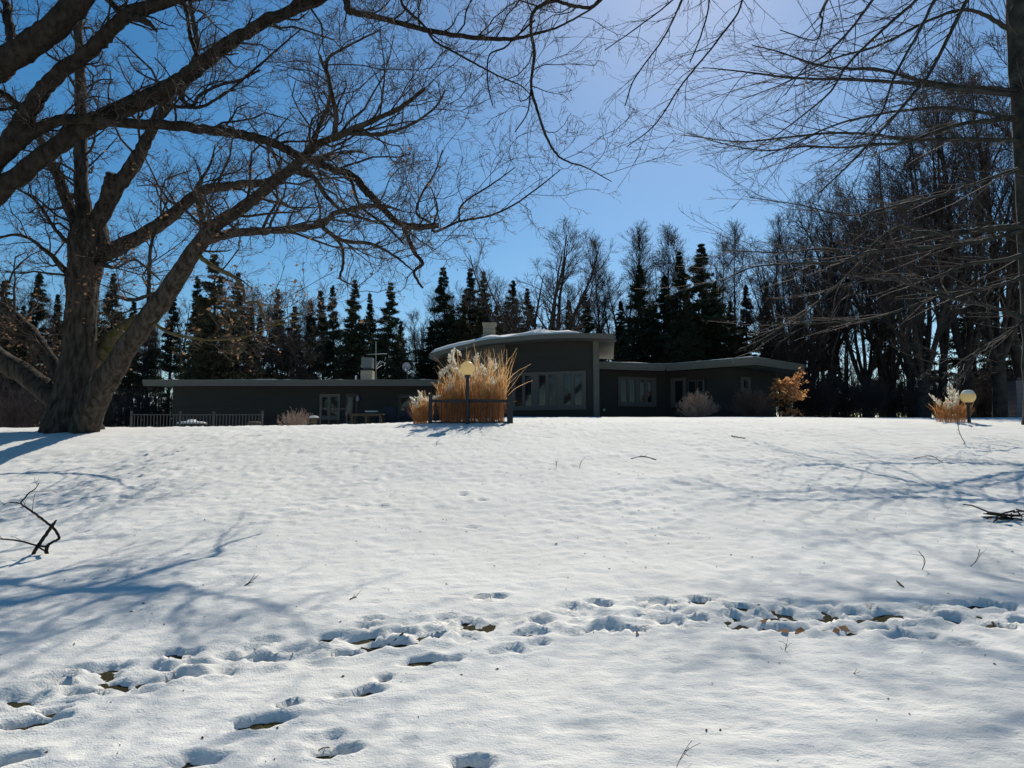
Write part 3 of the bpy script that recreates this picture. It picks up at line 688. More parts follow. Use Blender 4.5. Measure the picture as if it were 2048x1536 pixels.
T.limb('L2', [(168, 480, 22), (143, 425, 28), (122, 368, 25), (100, 318, 21), (78, 272, 17), (45, 225, 14), (0, 185, 11), (-60, 140, 7)], 18.5, parent='trunk', sides=14)
T.limb('L3', [(182, 490, 34), (205, 420, 42), (240, 368, 37), (278, 312, 34), (302, 262, 26), (330, 210, 21), (352, 168, 18), (392, 115, 14), (388, 50, 11), (376, -30, 8), (390, -110, 5)], 16.4, parent='trunk', sides=16)
T.limb('L3s', [(212, 415, 30), (216, 380, 25), (222, 350, 20)], 17.0, parent='L3', sides=12, rough=.4)
T.limb('L4', [(176, 530, 30), (210, 508, 38), (255, 486, 35), (330, 441, 31), (400, 385, 25), (480, 369, 20), (545, 362, 17), (590, 335, 14), (640, 250, 10), (660, 180, 8), (640, 110, 5)], 18.6, parent='trunk', sides=16)
T.limb('L5a', [(412, 482, 20), (445, 470, 18), (490, 464, 17), (560, 460, 15), (640, 450, 13), (668, 427, 11), (710, 418, 9), (754, 410, 7), (800, 420, 4)], 12.3, parent='L5')
T.limb('L5b', [(640, 450, 10), (683, 480, 8), (742, 488, 7), (789, 512, 5), (830, 545, 3)], 12.0, parent='L5a', sides=8)
T.limb('L5c', [(655, 462, 7), (683, 492, 6), (686, 530, 6), (682, 558, 4), (720, 575, 2)], 12.3, parent='L5a', sides=8)
T.limb('L5d', [(590, 335, 14), (625, 352, 11), (655, 395, 9), (690, 425, 7), (740, 440, 5)], 13.2, parent='L5', sides=8)
T.limb('L5e', [(668, 270, 12), (672, 230, 10), (660, 170, 9), (655, 120, 7), (700, 90, 5), (760, 60, 3)], 12.9, parent='L5', sides=8)
T.limb('L5f', [(690, 266, 10), (760, 268, 8), (820, 250, 6), (870, 215, 4), (890, 180, 3)], 12.1, parent='L5', sides=8)
T.limb('L5g', [(415, 470, 12), (400, 420, 10), (392, 380, 8), (420, 330, 5), (430, 290, 3)], 14.0, parent='L5', sides=8)
T.limb('L5h', [(395, 510, 14), (425, 532, 12), (470, 555, 10), (487, 580, 9), (490, 605, 8), (515, 605, 8), (530, 640, 7), (545, 650, 5), (600, 640, 3)], 14.6, parent='L5', sides=8, bark=M['moss'])
T.limb('L5i', [(300, 640, 16), (330, 662, 10), (365, 673, 9), (430, 680, 8), (500, 670, 6), (560, 640, 5), (610, 625, 3)], 15.4, parent='L5', sides=8, bark=M['moss'])
T.limb('L5j', [(345, 575, 10), (300, 590, 8), (260, 600, 7), (215, 585, 4)], 15.8, parent='L5', sides=8)
T.limb('sprout', [(297, 635, 9), (298, 560, 8), (303, 490, 7), (320, 440, 5), (335, 400, 3)], 16.2, parent='L5', sides=8)
T.limb('mossy', [(185, 735, 46), (215, 700, 42), (250, 660, 36), (285, 640, 30)], 18.3, D0=17.9, sides=18, bark=M['moss'], rough=.3)
T.limb('LL1', [(146, 835, 44), (95, 785, 54), (45, 745, 52), (-20, 705, 46), (-120, 660, 36), (-220, 640, 26)], 19.2, D0=17.5, sides=18)
T.limb('LL2', [(146, 800, 30), (110, 735, 33), (75, 680, 30), (40, 640, 26), (0, 612, 22), (-60, 580, 16), (-130, 520, 10)], 18.8, D0=17.6, sides=14)
T.limb('LL3', [(160, 560, 18), (135, 545, 14), (90, 500, 8), (40, 470, 6), (-20, 480, 4)], 17.0, parent='trunk', sides=8)
T.limb('LL4', [(165, 500, 16), (120, 470, 8), (70, 400, 6), (20, 370, 4), (-30, 330, 3)], 16.6, parent='trunk', sides=8)
T.limb('LL5', [(172, 520, 16), (230, 535, 6), (270, 520, 5), (320, 560, 3)], 16.6, parent='trunk', sides=8)
PA, RA = T.resampled(['L1', 'L2', 'L3', 'L4', 'L5', 'L5a', 'L5b', 'L5c', 'L5d', 'L5e', 'L5f', 'L5g', 'L5h', 'L5i', 'L5j', 'sprout', 'LL2', 'LL3', 'LL4', 'LL5'], .42)
keep = (RA.mean(1) < .17); PA, RA = PA[keep], RA[keep]
P2, R2 = spawn(PA, RA, k=2, n=7, length=(.7, 2.3), angle=(.6, 1.2), t=(0, 1), rratio=.42, rmin=.008, rmax=.034, gnarl=.30, up=.05, lenfall=0)
keep = P2[:, -1, 2] > P2[:, 0, 2] - .45; P2, R2 = P2[keep], R2[keep]
v, q = tubes(P2, R2, 5); tag(nobj('branches', v, q, M['bark'], oak, True), kind='stuff')
tips = twigset(P2, R2, oak, M['twig'], [dict(k=6, n=5, length=(.35, 1.0), angle=(.5, 1.1), t=(.2, 1), rratio=.6, rmin=.006, rmax=.014, gnarl=.32, up=.04), dict(k=5, n=3, length=(.18, .55), angle=(.4, 1.0), rratio=.7, rmin=.0036, rmax=.007, gnarl=.3, up=.05), dict(k=3, n=3, length=(.10, .3), angle=(.4, .9), rratio=.8, rmin=.0026, gnarl=.25)])
tp_ = tips[:, -1]; lz = tp_[:, 2]
pr = np.where(lz < 5.0, .22, np.where(lz < 7.0, .09, .008)) * np.where(tp_[:, 0] < -4.5, 1, .25)
sel = tp_[rng.random(len(tp_)) < pr]
v, q = leaf_mesh(sel, .085, rng); tag(nobj('dead_leaves', v, q, M['leaf'], oak), kind='stuff')
# ---- the second oak, whose trunk stands outside the frame and whose limbs reach over the bank
b = at(-430, 870, 14.5)
oak2 = empty('overhanging_oak', (b[0], b[1], gz(b[0], b[1]) - .15), 'thick dark oak limbs arching across the upper sky from beyond the left edge', 'tree')
U = Traced(oak2, M['bark2'], {'A1': .74, 'A2': .82, 'A3': .84, 'A4': .80, '*': .85})
U.limb('trunk', [(-432, 920, 150), (-430, 870, 130), (-425, 780, 110), (-410, 660, 104), (-385, 560, 110), (-350, 500, 100)], 14.3, 14.5, name='trunk', sides=30)
U.limb('A1', [(-375, 545, 95), (-280, 380, 88), (-140, 240, 80), (-40, 160, 76), (0, 130, 74), (60, 88, 70), (112, 50, 67), (160, 0, 62), (215, -70, 54), (300, -170, 40), (420, -270, 26), (560, -330, 12)], 12.6, D0=14.3, sides=26)
U.limb('A2', [(-365, 540, 70), (-220, 470, 56), (-90, 385, 50), (-30, 345, 48), (20, 285, 46), (51, 232, 43), (79, 191, 40), (113, 150, 37), (164, 113, 36), (205, 79, 35), (246, 36, 33), (290, 18, 30), (359, -4, 27), (450, -50, 22), (560, -120, 16), (700, -190, 10)], 13.2, D0=14.3, sides=22)
U.limb('A3', [(-365, 545, 70), (-240, 530, 58), (-110, 470, 52), (-40, 415, 48), (0, 383, 46), (60, 332, 43), (130, 281, 42), (180, 248, 45), (230, 226, 41), (300, 195, 40), (365, 158, 37), (420, 115, 34), (470, 80, 31), (540, 38, 27), (620, 8, 23), (700, -35, 17), (800, -90, 10)], 13.8, D0=14.3, sides=22)
U.limb('A4', [(20, 300, 40), (60, 268, 32), (105, 246, 28), (180, 238, 27), (260, 246, 26), (330, 250, 25), (410, 258, 24), (475, 268, 23), (530, 281, 22), (598, 310, 21), (660, 335, 20), (708, 355, 19), (735, 385, 18), (760, 410, 17), (800, 447, 15), (840, 453, 15), (878, 451, 14)], 13.4, parent='A2', sides=18)
U.limb('A4a', [(806, 452, 11), (814, 470, 10), (828, 504, 9), (845, 527, 8), (828, 543, 7), (836, 563, 6), (846, 576, 5)], 13.7, parent='A4', sides=8)
U.limb('A4b', [(865, 452, 9), (872, 463, 7), (918, 443, 6), (980, 431, 5), (1027, 410, 4.5), (1078, 374, 3.5), (1120, 340, 2.5)], 13.0, parent='A4', sides=8)
U.limb('A4c', [(918, 443, 5), (925, 408, 4.5), (985, 368, 3.5), (1030, 335, 2.5)], 13.0, parent='A4b', sides=6)
U.limb('A4d', [(860, 445, 7), (833, 425, 6), (845, 385, 5), (870, 345, 4), (885, 300, 3)], 13.7, parent='A4', sides=6)
U.limb('A4e', [(700, 352, 9), (720, 410, 7), (770, 450, 6), (810, 490, 4)], 13.0, parent='A4', sides=6)
U.limb('A5', [(560, 30, 20), (640, -25, 20), (685, -12, 19), (697, 20, 18), (712, 24, 15), (770, 38, 13), (850, 60, 12), (930, 73, 11), (1020, 78, 9), (1080, 65, 7), (1120, 52, 5), (1190, 12, 4), (1240, -40, 3)], 12.6, parent='A3', sides=12)
U.limb('A6', [(700, -190, 10), (790, -40, 8), (806, 10, 7), (845, 48, 6), (870, 82, 5.5), (910, 105, 5), (965, 135, 4.5), (1010, 158, 4), (1043, 172, 3), (1070, 200, 2)], 12.0, parent='A2', sides=8)
U.limb('A7', [(420, -270, 26), (620, -300, 22), (900, -260, 18), (1100, -160, 14), (1205, -60, 11), (1200, -5, 9), (1180, 15, 8.5), (1140, 10, 8.5), (1105, 2, 9), (1068, 22, 9), (1062, 60, 8), (1069, 109, 8), (1062, 168, 7), (1070, 205, 7), (1090, 266, 6), (1113, 308, 5), (1140, 325, 4), (1172, 335, 3.2), (1223, 363, 2)], 12.0, parent='A1', sides=10)
U.limb('A7a', [(1070, 40, 6), (1030, 75, 5), (1010, 95, 4.5), (978, 112, 4), (976, 170, 3.5), (985, 210, 3)], 12.4, parent='A7', sides=6)
U.limb('A7b', [(1062, 175, 4), (1055, 225, 3.5), (1036, 255, 3), (1030, 264, 2.5)], 12.0, parent='A7', sides=6)
U.limb('A2s', [(255, 30, 22), (285, 40, 16), (300, 48, 12), (313, 62, 7)], 12.9, parent='A2', sides=10, rough=.4)
U.limb('A2t', [(245, 30, 18), (225, 8, 15), (200, -15, 12), (150, -60, 8)], 13.8, parent='A2', sides=10)
U.limb('A3a', [(362, 172, 20), (366, 200, 12), (385, 212, 9), (400, 190, 8), (440, 170, 7), (480, 160, 6), (520, 140, 4)], 13.4, parent='A3', sides=8)
U.limb('A3b', [(310, 205, 12), (345, 212, 9), (398, 214, 8), (430, 200, 7), (470, 172, 6), (530, 120, 5), (600, 60, 3)], 13.2, parent='A3', sides=8)
U.limb('A3c', [(395, 112, 12), (380, 70, 10), (375, 30, 8), (362, -20, 6)], 14.6, parent='A3', sides=8)
U.limb('A2l', [(50, 225, 16), (20, 195, 12), (-30, 170, 9), (-80, 160, 6)], 14.4, parent='A2', sides=8)
U.limb('A1l', [(30, 108, 30), (20, 60, 22), (12, 10, 18), (0, -50, 12)], 14.0, parent='A1', sides=10)
U.limb('A8', [(560, -330, 12), (900, -330, 10), (1300, -280, 9), (1450, -100, 7), (1484, 0, 5), (1437, 78, 4.5), (1387, 140, 4.2), (1359, 176, 3.8), (1309, 250, 3), (1254, 293, 2)], 11.0, parent='A1', sides=8)
U.limb('A8a', [(1300, -280, 8), (1385, -70, 5), (1363, 0, 4), (1328, 74, 3.8), (1270, 156, 3.2), (1250, 211, 2.5)], 11.2, parent='A8', sides=8)
U.limb('A8b', [(1300, -280, 8), (1400, -60, 5), (1418, 0, 4), (1402, 70, 3.5), (1380, 125, 3)], 11.2, parent='A8', sides=8)
U.limb('A8c', [(1300, -280, 8), (1380, -50, 4), (1345, 0, 3.5), (1270, 58, 3), (1210, 100, 2.2)], 11.6, parent='A8', sides=8)
ks = ['A2', 'A3', 'A4', 'A4a', 'A4b', 'A4c', 'A4d', 'A4e', 'A5', 'A6', 'A7', 'A7a', 'A7b', 'A2t', 'A3a', 'A3b', 'A3c', 'A2l', 'A1l']
PA, RA = U.resampled(ks, .5); keep = (RA.mean(1) < .14); PA, RA = PA[keep], RA[keep]
P2, R2 = spawn(PA, RA, k=2, n=7, length=(.5, 1.9), angle=(.6, 1.2), t=(0, 1), rratio=.42, rmin=.006, rmax=.026, gnarl=.27, up=.03, lenfall=0)
keep = P2[:, -1, 2] > P2[:, 0, 2] - .45; P2, R2 = P2[keep], R2[keep]
v, q = tubes(P2, R2, 5); tag(nobj('branches', v, q, M['bark2'], oak2, True), kind='stuff')
twigset(P2, R2, oak2, M['twig_n'], [dict(k=5, n=5, length=(.3, .95), angle=(.5, 1.1), t=(.2, 1), rratio=.6, rmin=.0042, rmax=.010, gnarl=.28, up=.03), dict(k=4, n=4, length=(.15, .5), angle=(.4, 1.0), rratio=.7, rmin=.0034, rmax=.006, gnarl=.28), dict(k=2, n=3, length=(.08, .25), angle=(.4, .9), rratio=.8, rmin=.003, gnarl=.25)])
PA, RA = U.resampled(['A8', 'A8a', 'A8b', 'A8c'], .5)
twigset(PA, RA, oak2, M['twig_n'], [dict(k=2, n=6, length=(.5, 1.3), angle=(.35, .7), t=(0, 1), rratio=.55, rmin=.004, rmax=.008, gnarl=.12, up=-.02, lenfall=0), dict(k=5, n=4, length=(.12, .45), angle=(.4, .9), rratio=.7, rmin=.003, rmax=.005, gnarl=.22)], name='twigs')
# ---- the straight grey tree at the right edge
D = 18.0; b = at(2078, 870, D)
rt = empty('grey_barked_tree', (b[0], b[1], gz(b[0], b[1]) - .15), 'straight grey-barked tree at the right edge sweeping long bare boughs over the bank', 'tree')
S = Traced(rt, M['beech'])
S.limb('trunk', [(2090, 930, 80), (2086, 870, 68), (2082, 760, 62), (2074, 560, 60), (2060, 300, 58), (2042, 0, 56), (2030, -200, 48), (2022, -420, 34), (2018, -620, 12)], D, D, name='trunk', sides=30, rough=.08)
br = {
 'R1': ([(2060, 192, 16), (2016, 188, 11), (1930, 180, 9.5), (1836, 168, 8), (1719, 160, 6.5), (1590, 156, 5), (1523, 148, 4), (1484, 143, 3.2), (1406, 135, 2)], 16.2),
 'R2': ([(2060, 186, 14), (1992, 177, 9), (1900, 170, 8), (1836, 160, 7), (1758, 139, 6), (1691, 137, 5), (1633, 129, 4), (1562, 105, 3), (1504, 90, 2)], 17.0),
 'R3': ([(2070, 284, 16), (2027, 281, 11), (1914, 279, 9), (1816, 279, 7.5), (1750, 270, 6), (1660, 266, 5), (1555, 277, 4), (1476, 283, 3), (1367, 270, 2)], 16.6),
 'R5': ([(2065, 226, 12), (2023, 234, 9), (1914, 250, 8), (1816, 283, 6.5), (1738, 289, 5.5), (1687, 295, 5), (1601, 293, 4), (1531, 301, 3), (1445, 287, 2.2), (1375, 265, 1.6)], 16.0),
 'R6': ([(2080, 450, 20), (2039, 453, 15), (1992, 457, 13), (1914, 465, 12), (1828, 465, 11), (1812, 454, 10), (1797, 455, 8), (1758, 480, 7), (1699, 547, 5), (1640, 600, 4), (1590, 650, 2.5)], 16.8),
 'R7': ([(2080, 458, 16), (2039, 463, 10), (1953, 484, 8), (1836, 496, 7), (1738, 504, 6), (1680, 523, 5), (1586, 527, 4), (1504, 535, 3), (1445, 562, 2)], 16.0),
 'R7b': ([(2080, 500, 16), (2010, 520, 9), (1930, 530, 7), (1850, 560, 6), (1760, 545, 5), (1660, 500, 4), (1560, 505, 3), (1440, 500, 2)], 17.4),
 'R8': ([(2050, -150, 18), (1990, -90, 12), (1934, 0, 9), (1910, 47, 8), (1859, 148, 7), (1836, 176, 6.5), (1797, 223, 6), (1754, 270, 5), (1699, 328, 4), (1640, 385, 2.5)], 15.6),
 'R8b': ([(2048, -220, 18), (1940, -110, 10), (1832, 0, 7), (1770, 55, 6), (1699, 125, 5), (1660, 184, 4), (1601, 234, 3), (1540, 280, 2)], 15.4),
 'R8c': ([(2046, -320, 18), (1880, -180, 9), (1745, 0, 6), (1700, 60, 5), (1650, 110, 4), (1610, 135, 3), (1570, 190, 2)], 15.2),
 'R8d': ([(2044, -420, 18), (1800, -220, 8), (1655, 0, 5.5), (1645, 40, 4), (1630, 80, 3), (1560, 60, 2)], 15.2),
 'R8e': ([(2046, -280, 18), (1960, -120, 9), (1880, -20, 7), (1840, 60, 6), (1790, 150, 5), (1760, 230, 4), (1700, 290, 2)], 16.4),
 'R9': ([(2088, 650, 16), (2046, 634, 10), (1972, 610, 8), (1906, 597, 7), (1856, 580, 6), (1797, 560, 4), (1740, 560, 3), (1660, 575, 2)], 16.6),
 'R10': ([(2088, 600, 12), (2046, 643, 5), (1994, 678, 4), (1954, 702, 3.5), (1939, 720, 3), (1900, 716, 2.2), (1865, 725, 1.6)], 16.4),
 'R11': ([(2085, 540, 14), (2000, 570, 7), (1890, 590, 5), (1800, 620, 4), (1720, 640, 3), (1560, 650, 2)], 16.6),
 'R12': ([(2075, 330, 14), (2000, 350, 8), (1900, 385, 6), (1800, 410, 5), (1700, 430, 4), (1600, 410, 2.5), (1500, 395, 1.8)], 16.8),
 'R13': ([(2070, 250, 14), (1990, 230, 8), (1890, 215, 6), (1780, 225, 5), (1670, 250, 4), (1560, 300, 2.5), (1510, 320, 1.8)], 17.4),
 'R14': ([(2060, 90, 14), (1990, 40, 9), (1930, 20, 7), (1860, 40, 6), (1760, 90, 5), (1660, 120, 4), (1560, 170, 2.5), (1480, 200, 1.8)], 17.6),
}
for k, (pts, D1) in br.items(): S.limb(k, pts, D1, parent='trunk', sides=8, rough=.08)
PA, RA = S.resampled(list(br), .62)
P2, R2 = spawn(PA, RA, k=2, n=8, length=(.8, 2.5), angle=(.3, .65), t=(0, 1), rratio=.5, rmin=.006, rmax=.015, gnarl=.07, up=.01, lenfall=0, flat=.45)
v, q = tubes(P2, R2, 4); tag(nobj('branches', v, q, M['twig_b'], rt, True), kind='stuff')
twigset(P2, R2, rt, M['twig_b'], [dict(k=5, n=5, length=(.3, 1.0), angle=(.35, .7), t=(.2, 1), rratio=.6, rmin=.0042, rmax=.008, gnarl=.10, flat=.3), dict(k=3, n=3, length=(.1, .35), angle=(.4, .8), rratio=.7, rmin=.003, rmax=.005, gnarl=.14)])

# ================================================================== TREE LINE
rng = np.random.default_rng(33)
def multi(root_P, root_R, cfg, rnd):
    parts = []; P, R = root_P, root_R
    for c in cfg:
        P, R = spawn(P, R, rnd=rnd, **{k: v for k, v in c.items() if k != 'sides'}); parts.append(tubes(P, R, c.get('sides', 3)))
    return parts, P
def bare_proto(seed, H, style):
    """local meshes (trunk with main limbs, crown of twigs) of a leafless tree H metres tall"""
    g = np.random.default_rng(seed); parts = []
    if style == 'vase':
        z0 = .16 * H; st = grow(np.zeros((1, 3)), np.array([[.03, 0, 1.]]), np.array([z0]), np.array([.42 if seed == 1 else .25]), 6, .02, .1, .85, .01, g)
        m = 7; a = np.arange(m) * 2 * math.pi / m + g.random(m) * .6; tilt = g.uniform(.16, .50, m)
        d = np.stack([np.cos(a) * np.sin(tilt), np.sin(a) * np.sin(tilt), np.cos(tilt)], -1)
        lim = grow(np.repeat(st[0][:, -1], m, 0) - [0, 0, .2], d, g.uniform(.7, .9, m) * H, g.uniform(.15, .24, m) * (1 if seed == 1 else .6), 12, .06, .085, .16, .012, g)
    elif style == 'upright':
        m = 1; st = grow(np.zeros((1, 3)), np.array([[.02, .01, 1.]]), np.array([H * .97]), np.array([.13]), 12, .03, .12, .12, .012, g); lim = st
    else:
        m = 3; st = grow(np.zeros((1, 3)), np.array([[.0, .02, 1.]]), np.array([.22 * H]), np.array([.22]), 6, .03, .1, .85, .01, g)
        a = np.arange(m) * 2 * math.pi / m + g.random(m); tilt = g.uniform(.08, .32, m)
        d = np.stack([np.cos(a) * np.sin(tilt), np.sin(a) * np.sin(tilt), np.cos(tilt)], -1)
        lim = grow(np.repeat(st[0][:, -1], m, 0) - [0, 0, .15], d, g.uniform(.72, .82, m) * H, g.uniform(.11, .16, m), 12, .05, .06, .15, .012, g)
    tr = [tubes(st[0], st[1], 9, .1), tubes(lim[0], lim[1], 7, .08)]
    kk = {'vase': 12, 'upright': 30, 'crown': 16}[style]; ln = {'vase': (1.8, 4.8), 'upright': (1.4, 3.6), 'crown': (1.6, 4.2)}[style]
    an = {'vase': (.4, .8), 'upright': (.35, .6), 'crown': (.45, .85)}[style]; upv = {'vase': .06, 'upright': .10, 'crown': .08}[style]
    t0 = {'vase': .2, 'upright': .22, 'crown': .12}[style]
    P, R = spawn(lim[0], lim[1], kk, 8, ln, an, (t0, 1), .5, .014, .07, .12, upv, .3, 0, .55, rnd=g)
    tr.append(tubes(P, R, 5))
    cfg = [dict(k=7, n=5, length=(.6, 1.7), angle=(.35, .8), t=(.15, 1), rratio=.55, rmin=.010, rmax=.022, gnarl=.13, up=.06), dict(k=5, n=3, length=(.3, .9), angle=(.35, .8), t=(.1, 1), rratio=.6, rmin=.008, rmax=.012, gnarl=.15, up=.05), dict(k=2, n=3, length=(.2, .6), angle=(.3, .8), t=(.1, 1), rratio=.7, rmin=.007, gnarl=.15, up=.04)]
    cr, tip = multi(P, R, cfg, g)
    v1, q1 = cat(tr); v2, q2 = cat(cr)
    return np_mesh('trunk', v1, q1, M['farbark'], True), np_mesh('crown', v2, q2, M['fartwig'], True), float(np.percentile(v2[:, 2], 99.8))
def conifer_proto(seed, H, wide, dens, bare_low, m, droop=.25):
    g = np.random.default_rng(seed)
    st = grow(np.zeros((1, 3)), np.array([[.01, 0, 1.]]), np.array([H * .985]), np.array([.011 * H + .03]), 14, .008, .1, .08, .012, g)
    tr = [tubes(st[0], st[1], 8, .06)]
    pos = []; dr = []; Ls = []
    z = .06 * H
    while z < H * .985:
        f = z / H; nb = int(g.integers(4, 8)); wv = g.uniform(.7, 1.2)
        for k in range(nb):
            prof = wide * 1.5 * (1 - f) ** 1.0 * (.5 + .5 * min(1, f / .22)) + .05
            L = prof * g.uniform(.5, 1.1) * wv
            if f < bare_low: L *= g.uniform(.35, .8)
            a = g.uniform(0, 2 * math.pi); pos.append((0, 0, z + g.uniform(-.1, .1))); el = g.uniform(-.1, .25) + .5 * f ** 3
            dr.append((math.cos(a) * math.cos(el), math.sin(a) * math.cos(el), math.sin(el))); Ls.append(L)
        z += g.uniform(.30, .58) * (1.2 - .65 * f)
    pos = np.array(pos); dr = np.array(dr); Ls = np.array(Ls)
    pos[:, :2] += np.interp(pos[:, 2], st[0][0, :, 2], st[0][0, :, 0])[:, None] * [1, 0] + np.interp(pos[:, 2], st[0][0, :, 2], st[0][0, :, 1])[:, None] * [0, 1]
    B = grow(pos, dr, Ls, np.full(len(Ls), .024), 6, .06, -droop * .22, .3, .008, g)
    tr.append(tubes(B[0], B[1], 3))
    f = pos[:, 2] / H; keepn = (f > bare_low) | (g.random(len(f)) < .22)
    Bn, Rn = B[0][keepn], B[1][keepn]
    Lk = Ls[keepn]; kk_ = 14
    P, R = spawn(Bn, Rn, kk_, 3, lambda C: np.clip(np.repeat(Lk, kk_) * g.uniform(.22, .5, C), .07, .75), (.5, 1.0), (.12, 1), .5, .006, .01, .1, -.06, .5, .55, .45, rnd=g)
    tr.append(tubes(P, R, 3))
    # needle sprays: slim blades hanging along every twig and along the outer branch
    def sprays(P, k, size):
        size = size * np.clip(.45 + (1 - np.repeat(P[:, 0, 2], k) / H) * 1.6, .45, 1.1)[:, None]
        N = len(P); idx = np.repeat(np.arange(N), k); t = g.random(len(idx)) * (P.shape[1] - 1.01); i0 = t.astype(int); fr = (t - i0)[:, None]
        p = P[idx, i0] * (1 - fr) + P[idx, i0 + 1] * fr; T = nrm(P[idx, i0 + 1] - P[idx, i0])
        d = nrm(T * .9 + g.normal(size=p.shape) * .55 + [0, 0, -.18]); sd_ = nrm(np.cross(d, g.normal(size=p.shape))); l = g.uniform(.6, 1.4, len(p))[:, None] * size
        V = np.stack([p - sd_ * l * .16, p + sd_ * l * .16, p + d * l + sd_ * l * .05, p + d * l - sd_ * l * .05], 1).reshape(-1, 3)
        return V, np.arange(len(p) * 4).reshape(-1, 4)
    v2, q2 = cat([sprays(P, dens + 1, .215), sprays(Bn, 10, .20), sprays(st[0][:, 12:], 10, .10)])
    v1, q1 = cat(tr)
    return np_mesh('trunk', v1, q1, M['farbark'], True), np_mesh('crown', v2, q2, m), H
PROTO = {}
for i, (sd_, H, st) in enumerate([(1, 14, 'vase'), (2, 15, 'upright'), (3, 14, 'upright'), (4, 14, 'crown'), (5, 13, 'crown'), (6, 15, 'crown'), (7, 14, 'vase')]): PROTO['b%d' % i] = bare_proto(sd_, H, st)
for i, (sd_, H, w, dn, bl, m, dp) in enumerate([(11, 13, 1.9, 7, .16, 'needle', .3), (12, 14, 1.5, 6, .34, 'needle', .3), (13, 12, 2.2, 7, .10, 'needle2', .2), (14, 14, 1.3, 5, .45, 'needle', .15), (15, 13, 2.0, 6, .25, 'needle2', .35)]): PROTO['c%d' % i] = conifer_proto(sd_, H, w, dn, bl, M[m], dp)
def place(key, px, top, D, label, cat_, group, name, rot=None, wide=1.0):
    tr, cr, H = PROTO[key]; p = at(px, top, D); z = gz(p[0], p[1]) - .1; s = (p[2] - z) / H
    o = empty(name, (p[0], p[1], z), label, cat_, group); o.rotation_euler = (0, 0, rng.uniform(0, 6.28) if rot is None else rot); o.scale = (s * wide, s * wide, s); o.rotation_euler[0] = rng.normal(0, .018); o.rotation_euler[1] = rng.normal(0, .018)
    for nm, me in (('trunk', tr), ('crown', cr)):
        c = bpy.data.objects.new(nm, me); c.parent = o; COL.objects.link(c)
    return o
ZONES = [(125, 'beside the massive oak trunk'), (215, 'hidden in part by the massive oak trunk'), (345, 'between the oak and the long roof end'), (500, 'above the blank part of the long wing'), (640, 'above the bird feeder end of the long wing'), (712, 'above the patio window and door'), (760, 'behind the metal-topped chimney'), (835, 'behind the satellite dish'),
 (930, 'behind the low end of the curved roof'), (1010, 'around the brick chimney'), (1110, 'behind the vase-shaped tree'), (1196, 'behind the high end of the curved roof'), (1330, 'above the four-pane window'), (1440, 'above the ball-shaped bush'), (1545, 'above the wide brown bush'), (1640, 'behind the orange sapling'), (1780, 'between the sapling and the forked tree'), (1880, 'around the forked tree'), (1960, 'behind the snow-capped lamp'), (9999, 'around the pale shed')]
LINE = []
def conif(px, top, D, key=None, wide=1.0): LINE.append(('spruce', px, top, D, key, wide))
def bare(px, top, D, key=None, wide=1.0): LINE.append(('bare', px, top, D, key, wide))
def plant_line():
    for kind, noun in (('spruce', 'dark spruce'), ('bare', 'leafless tree')):
        for zi, (hi, where) in enumerate(ZONES):
            lo = ZONES[zi - 1][0] if zi else -9999
            L = sorted([t for t in LINE if t[0] == kind and lo <= t[1] < hi], key=lambda t: -(at(t[1], t[2], t[3])[2]))
            rank = {1: ['lone'], 2: ['taller', 'shorter'], 3: ['tallest', 'mid-height', 'shortest']}.get(len(L)) or (['tallest', 'second tallest', 'third tallest', 'fourth tallest', 'fifth tallest'][:len(L) - 1] + ['shortest'])
            for t, r in zip(L, rank):
                place(t[4], t[1], t[2], t[3], '%s %s %s' % (r, noun, where), 'spruce' if kind == 'spruce' else 'tree', 'spruces in the tree line' if kind == 'spruce' else 'leafless trees in the tree line', 'spruce_tree' if kind == 'spruce' else 'bare_tree', wide=t[5])
# the trees whose tops can be told apart
place('b0', 1085, 443, 43, 'broad vase-shaped leafless tree with thick forking trunk above the curved roof', 'tree', None, 'vase_shaped_tree', .8, 1.15)
for px, top, D, k in [(655, 577, 52, 3), (678, 566, 50, 1), (718, 560, 49, 0), (745, 583, 53, 3), (773, 564, 48, 0), (622, 600, 56, 1), (560, 576, 57, 4), (442, 512, 44, 2), (480, 545, 50, 4), (400, 552, 52, 1), (345, 578, 55, 3),
      (225, 545, 46, 0), (262, 598, 54, 1), (75, 545, 50, 1), (30, 560, 46, 2), (118, 585, 55, 3), (-25, 540, 48, 0), (160, 570, 52, 4), (300, 590, 50, 1), (520, 605, 55, 3), (590, 612, 54, 4), (12, 600, 42, 4), (700, 610, 57, 4), (800, 640, 56, 4), (195, 600, 44, 3), (60, 610, 43, 3), (500, 600, 47, 3), (420, 600, 49, 0),
      (895, 534, 54, 0), (938, 535, 56, 0), (970, 545, 52, 4), (1015, 562, 55, 2), (1062, 577, 56, 0), (1135, 600, 54, 1), (1178, 586, 50, 0), (915, 600, 52, 2), (860, 640, 54, 4), (990, 610, 53, 4),
      (1280, 528, 50, 0), (1325, 548, 52, 1), (1364, 505, 50, 0), (1396, 488, 46, 0), (1432, 560, 48, 2), (1490, 570, 49, 1), (1521, 560, 50, 3), (1240, 600, 55, 1), (1352, 580, 47, 2), (1410, 560, 47, 0), (1300, 600, 54, 4), (1460, 600, 47, 4), (1385, 600, 44, 1),
      (1590, 578, 50, 1), (1628, 600, 52, 3), (1560, 610, 46, 4), (1765, 590, 47, 4), (1938, 500, 44, 0), (1985, 560, 45, 1), (2035, 535, 42, 2), (1850, 600, 47, 1), (1660, 620, 50, 1)]:
    conif(px, top, D, 'c%d' % k, rng.uniform(.95, 1.35) * (1.15 if 1270 < px < 1450 or px < 520 else 1))
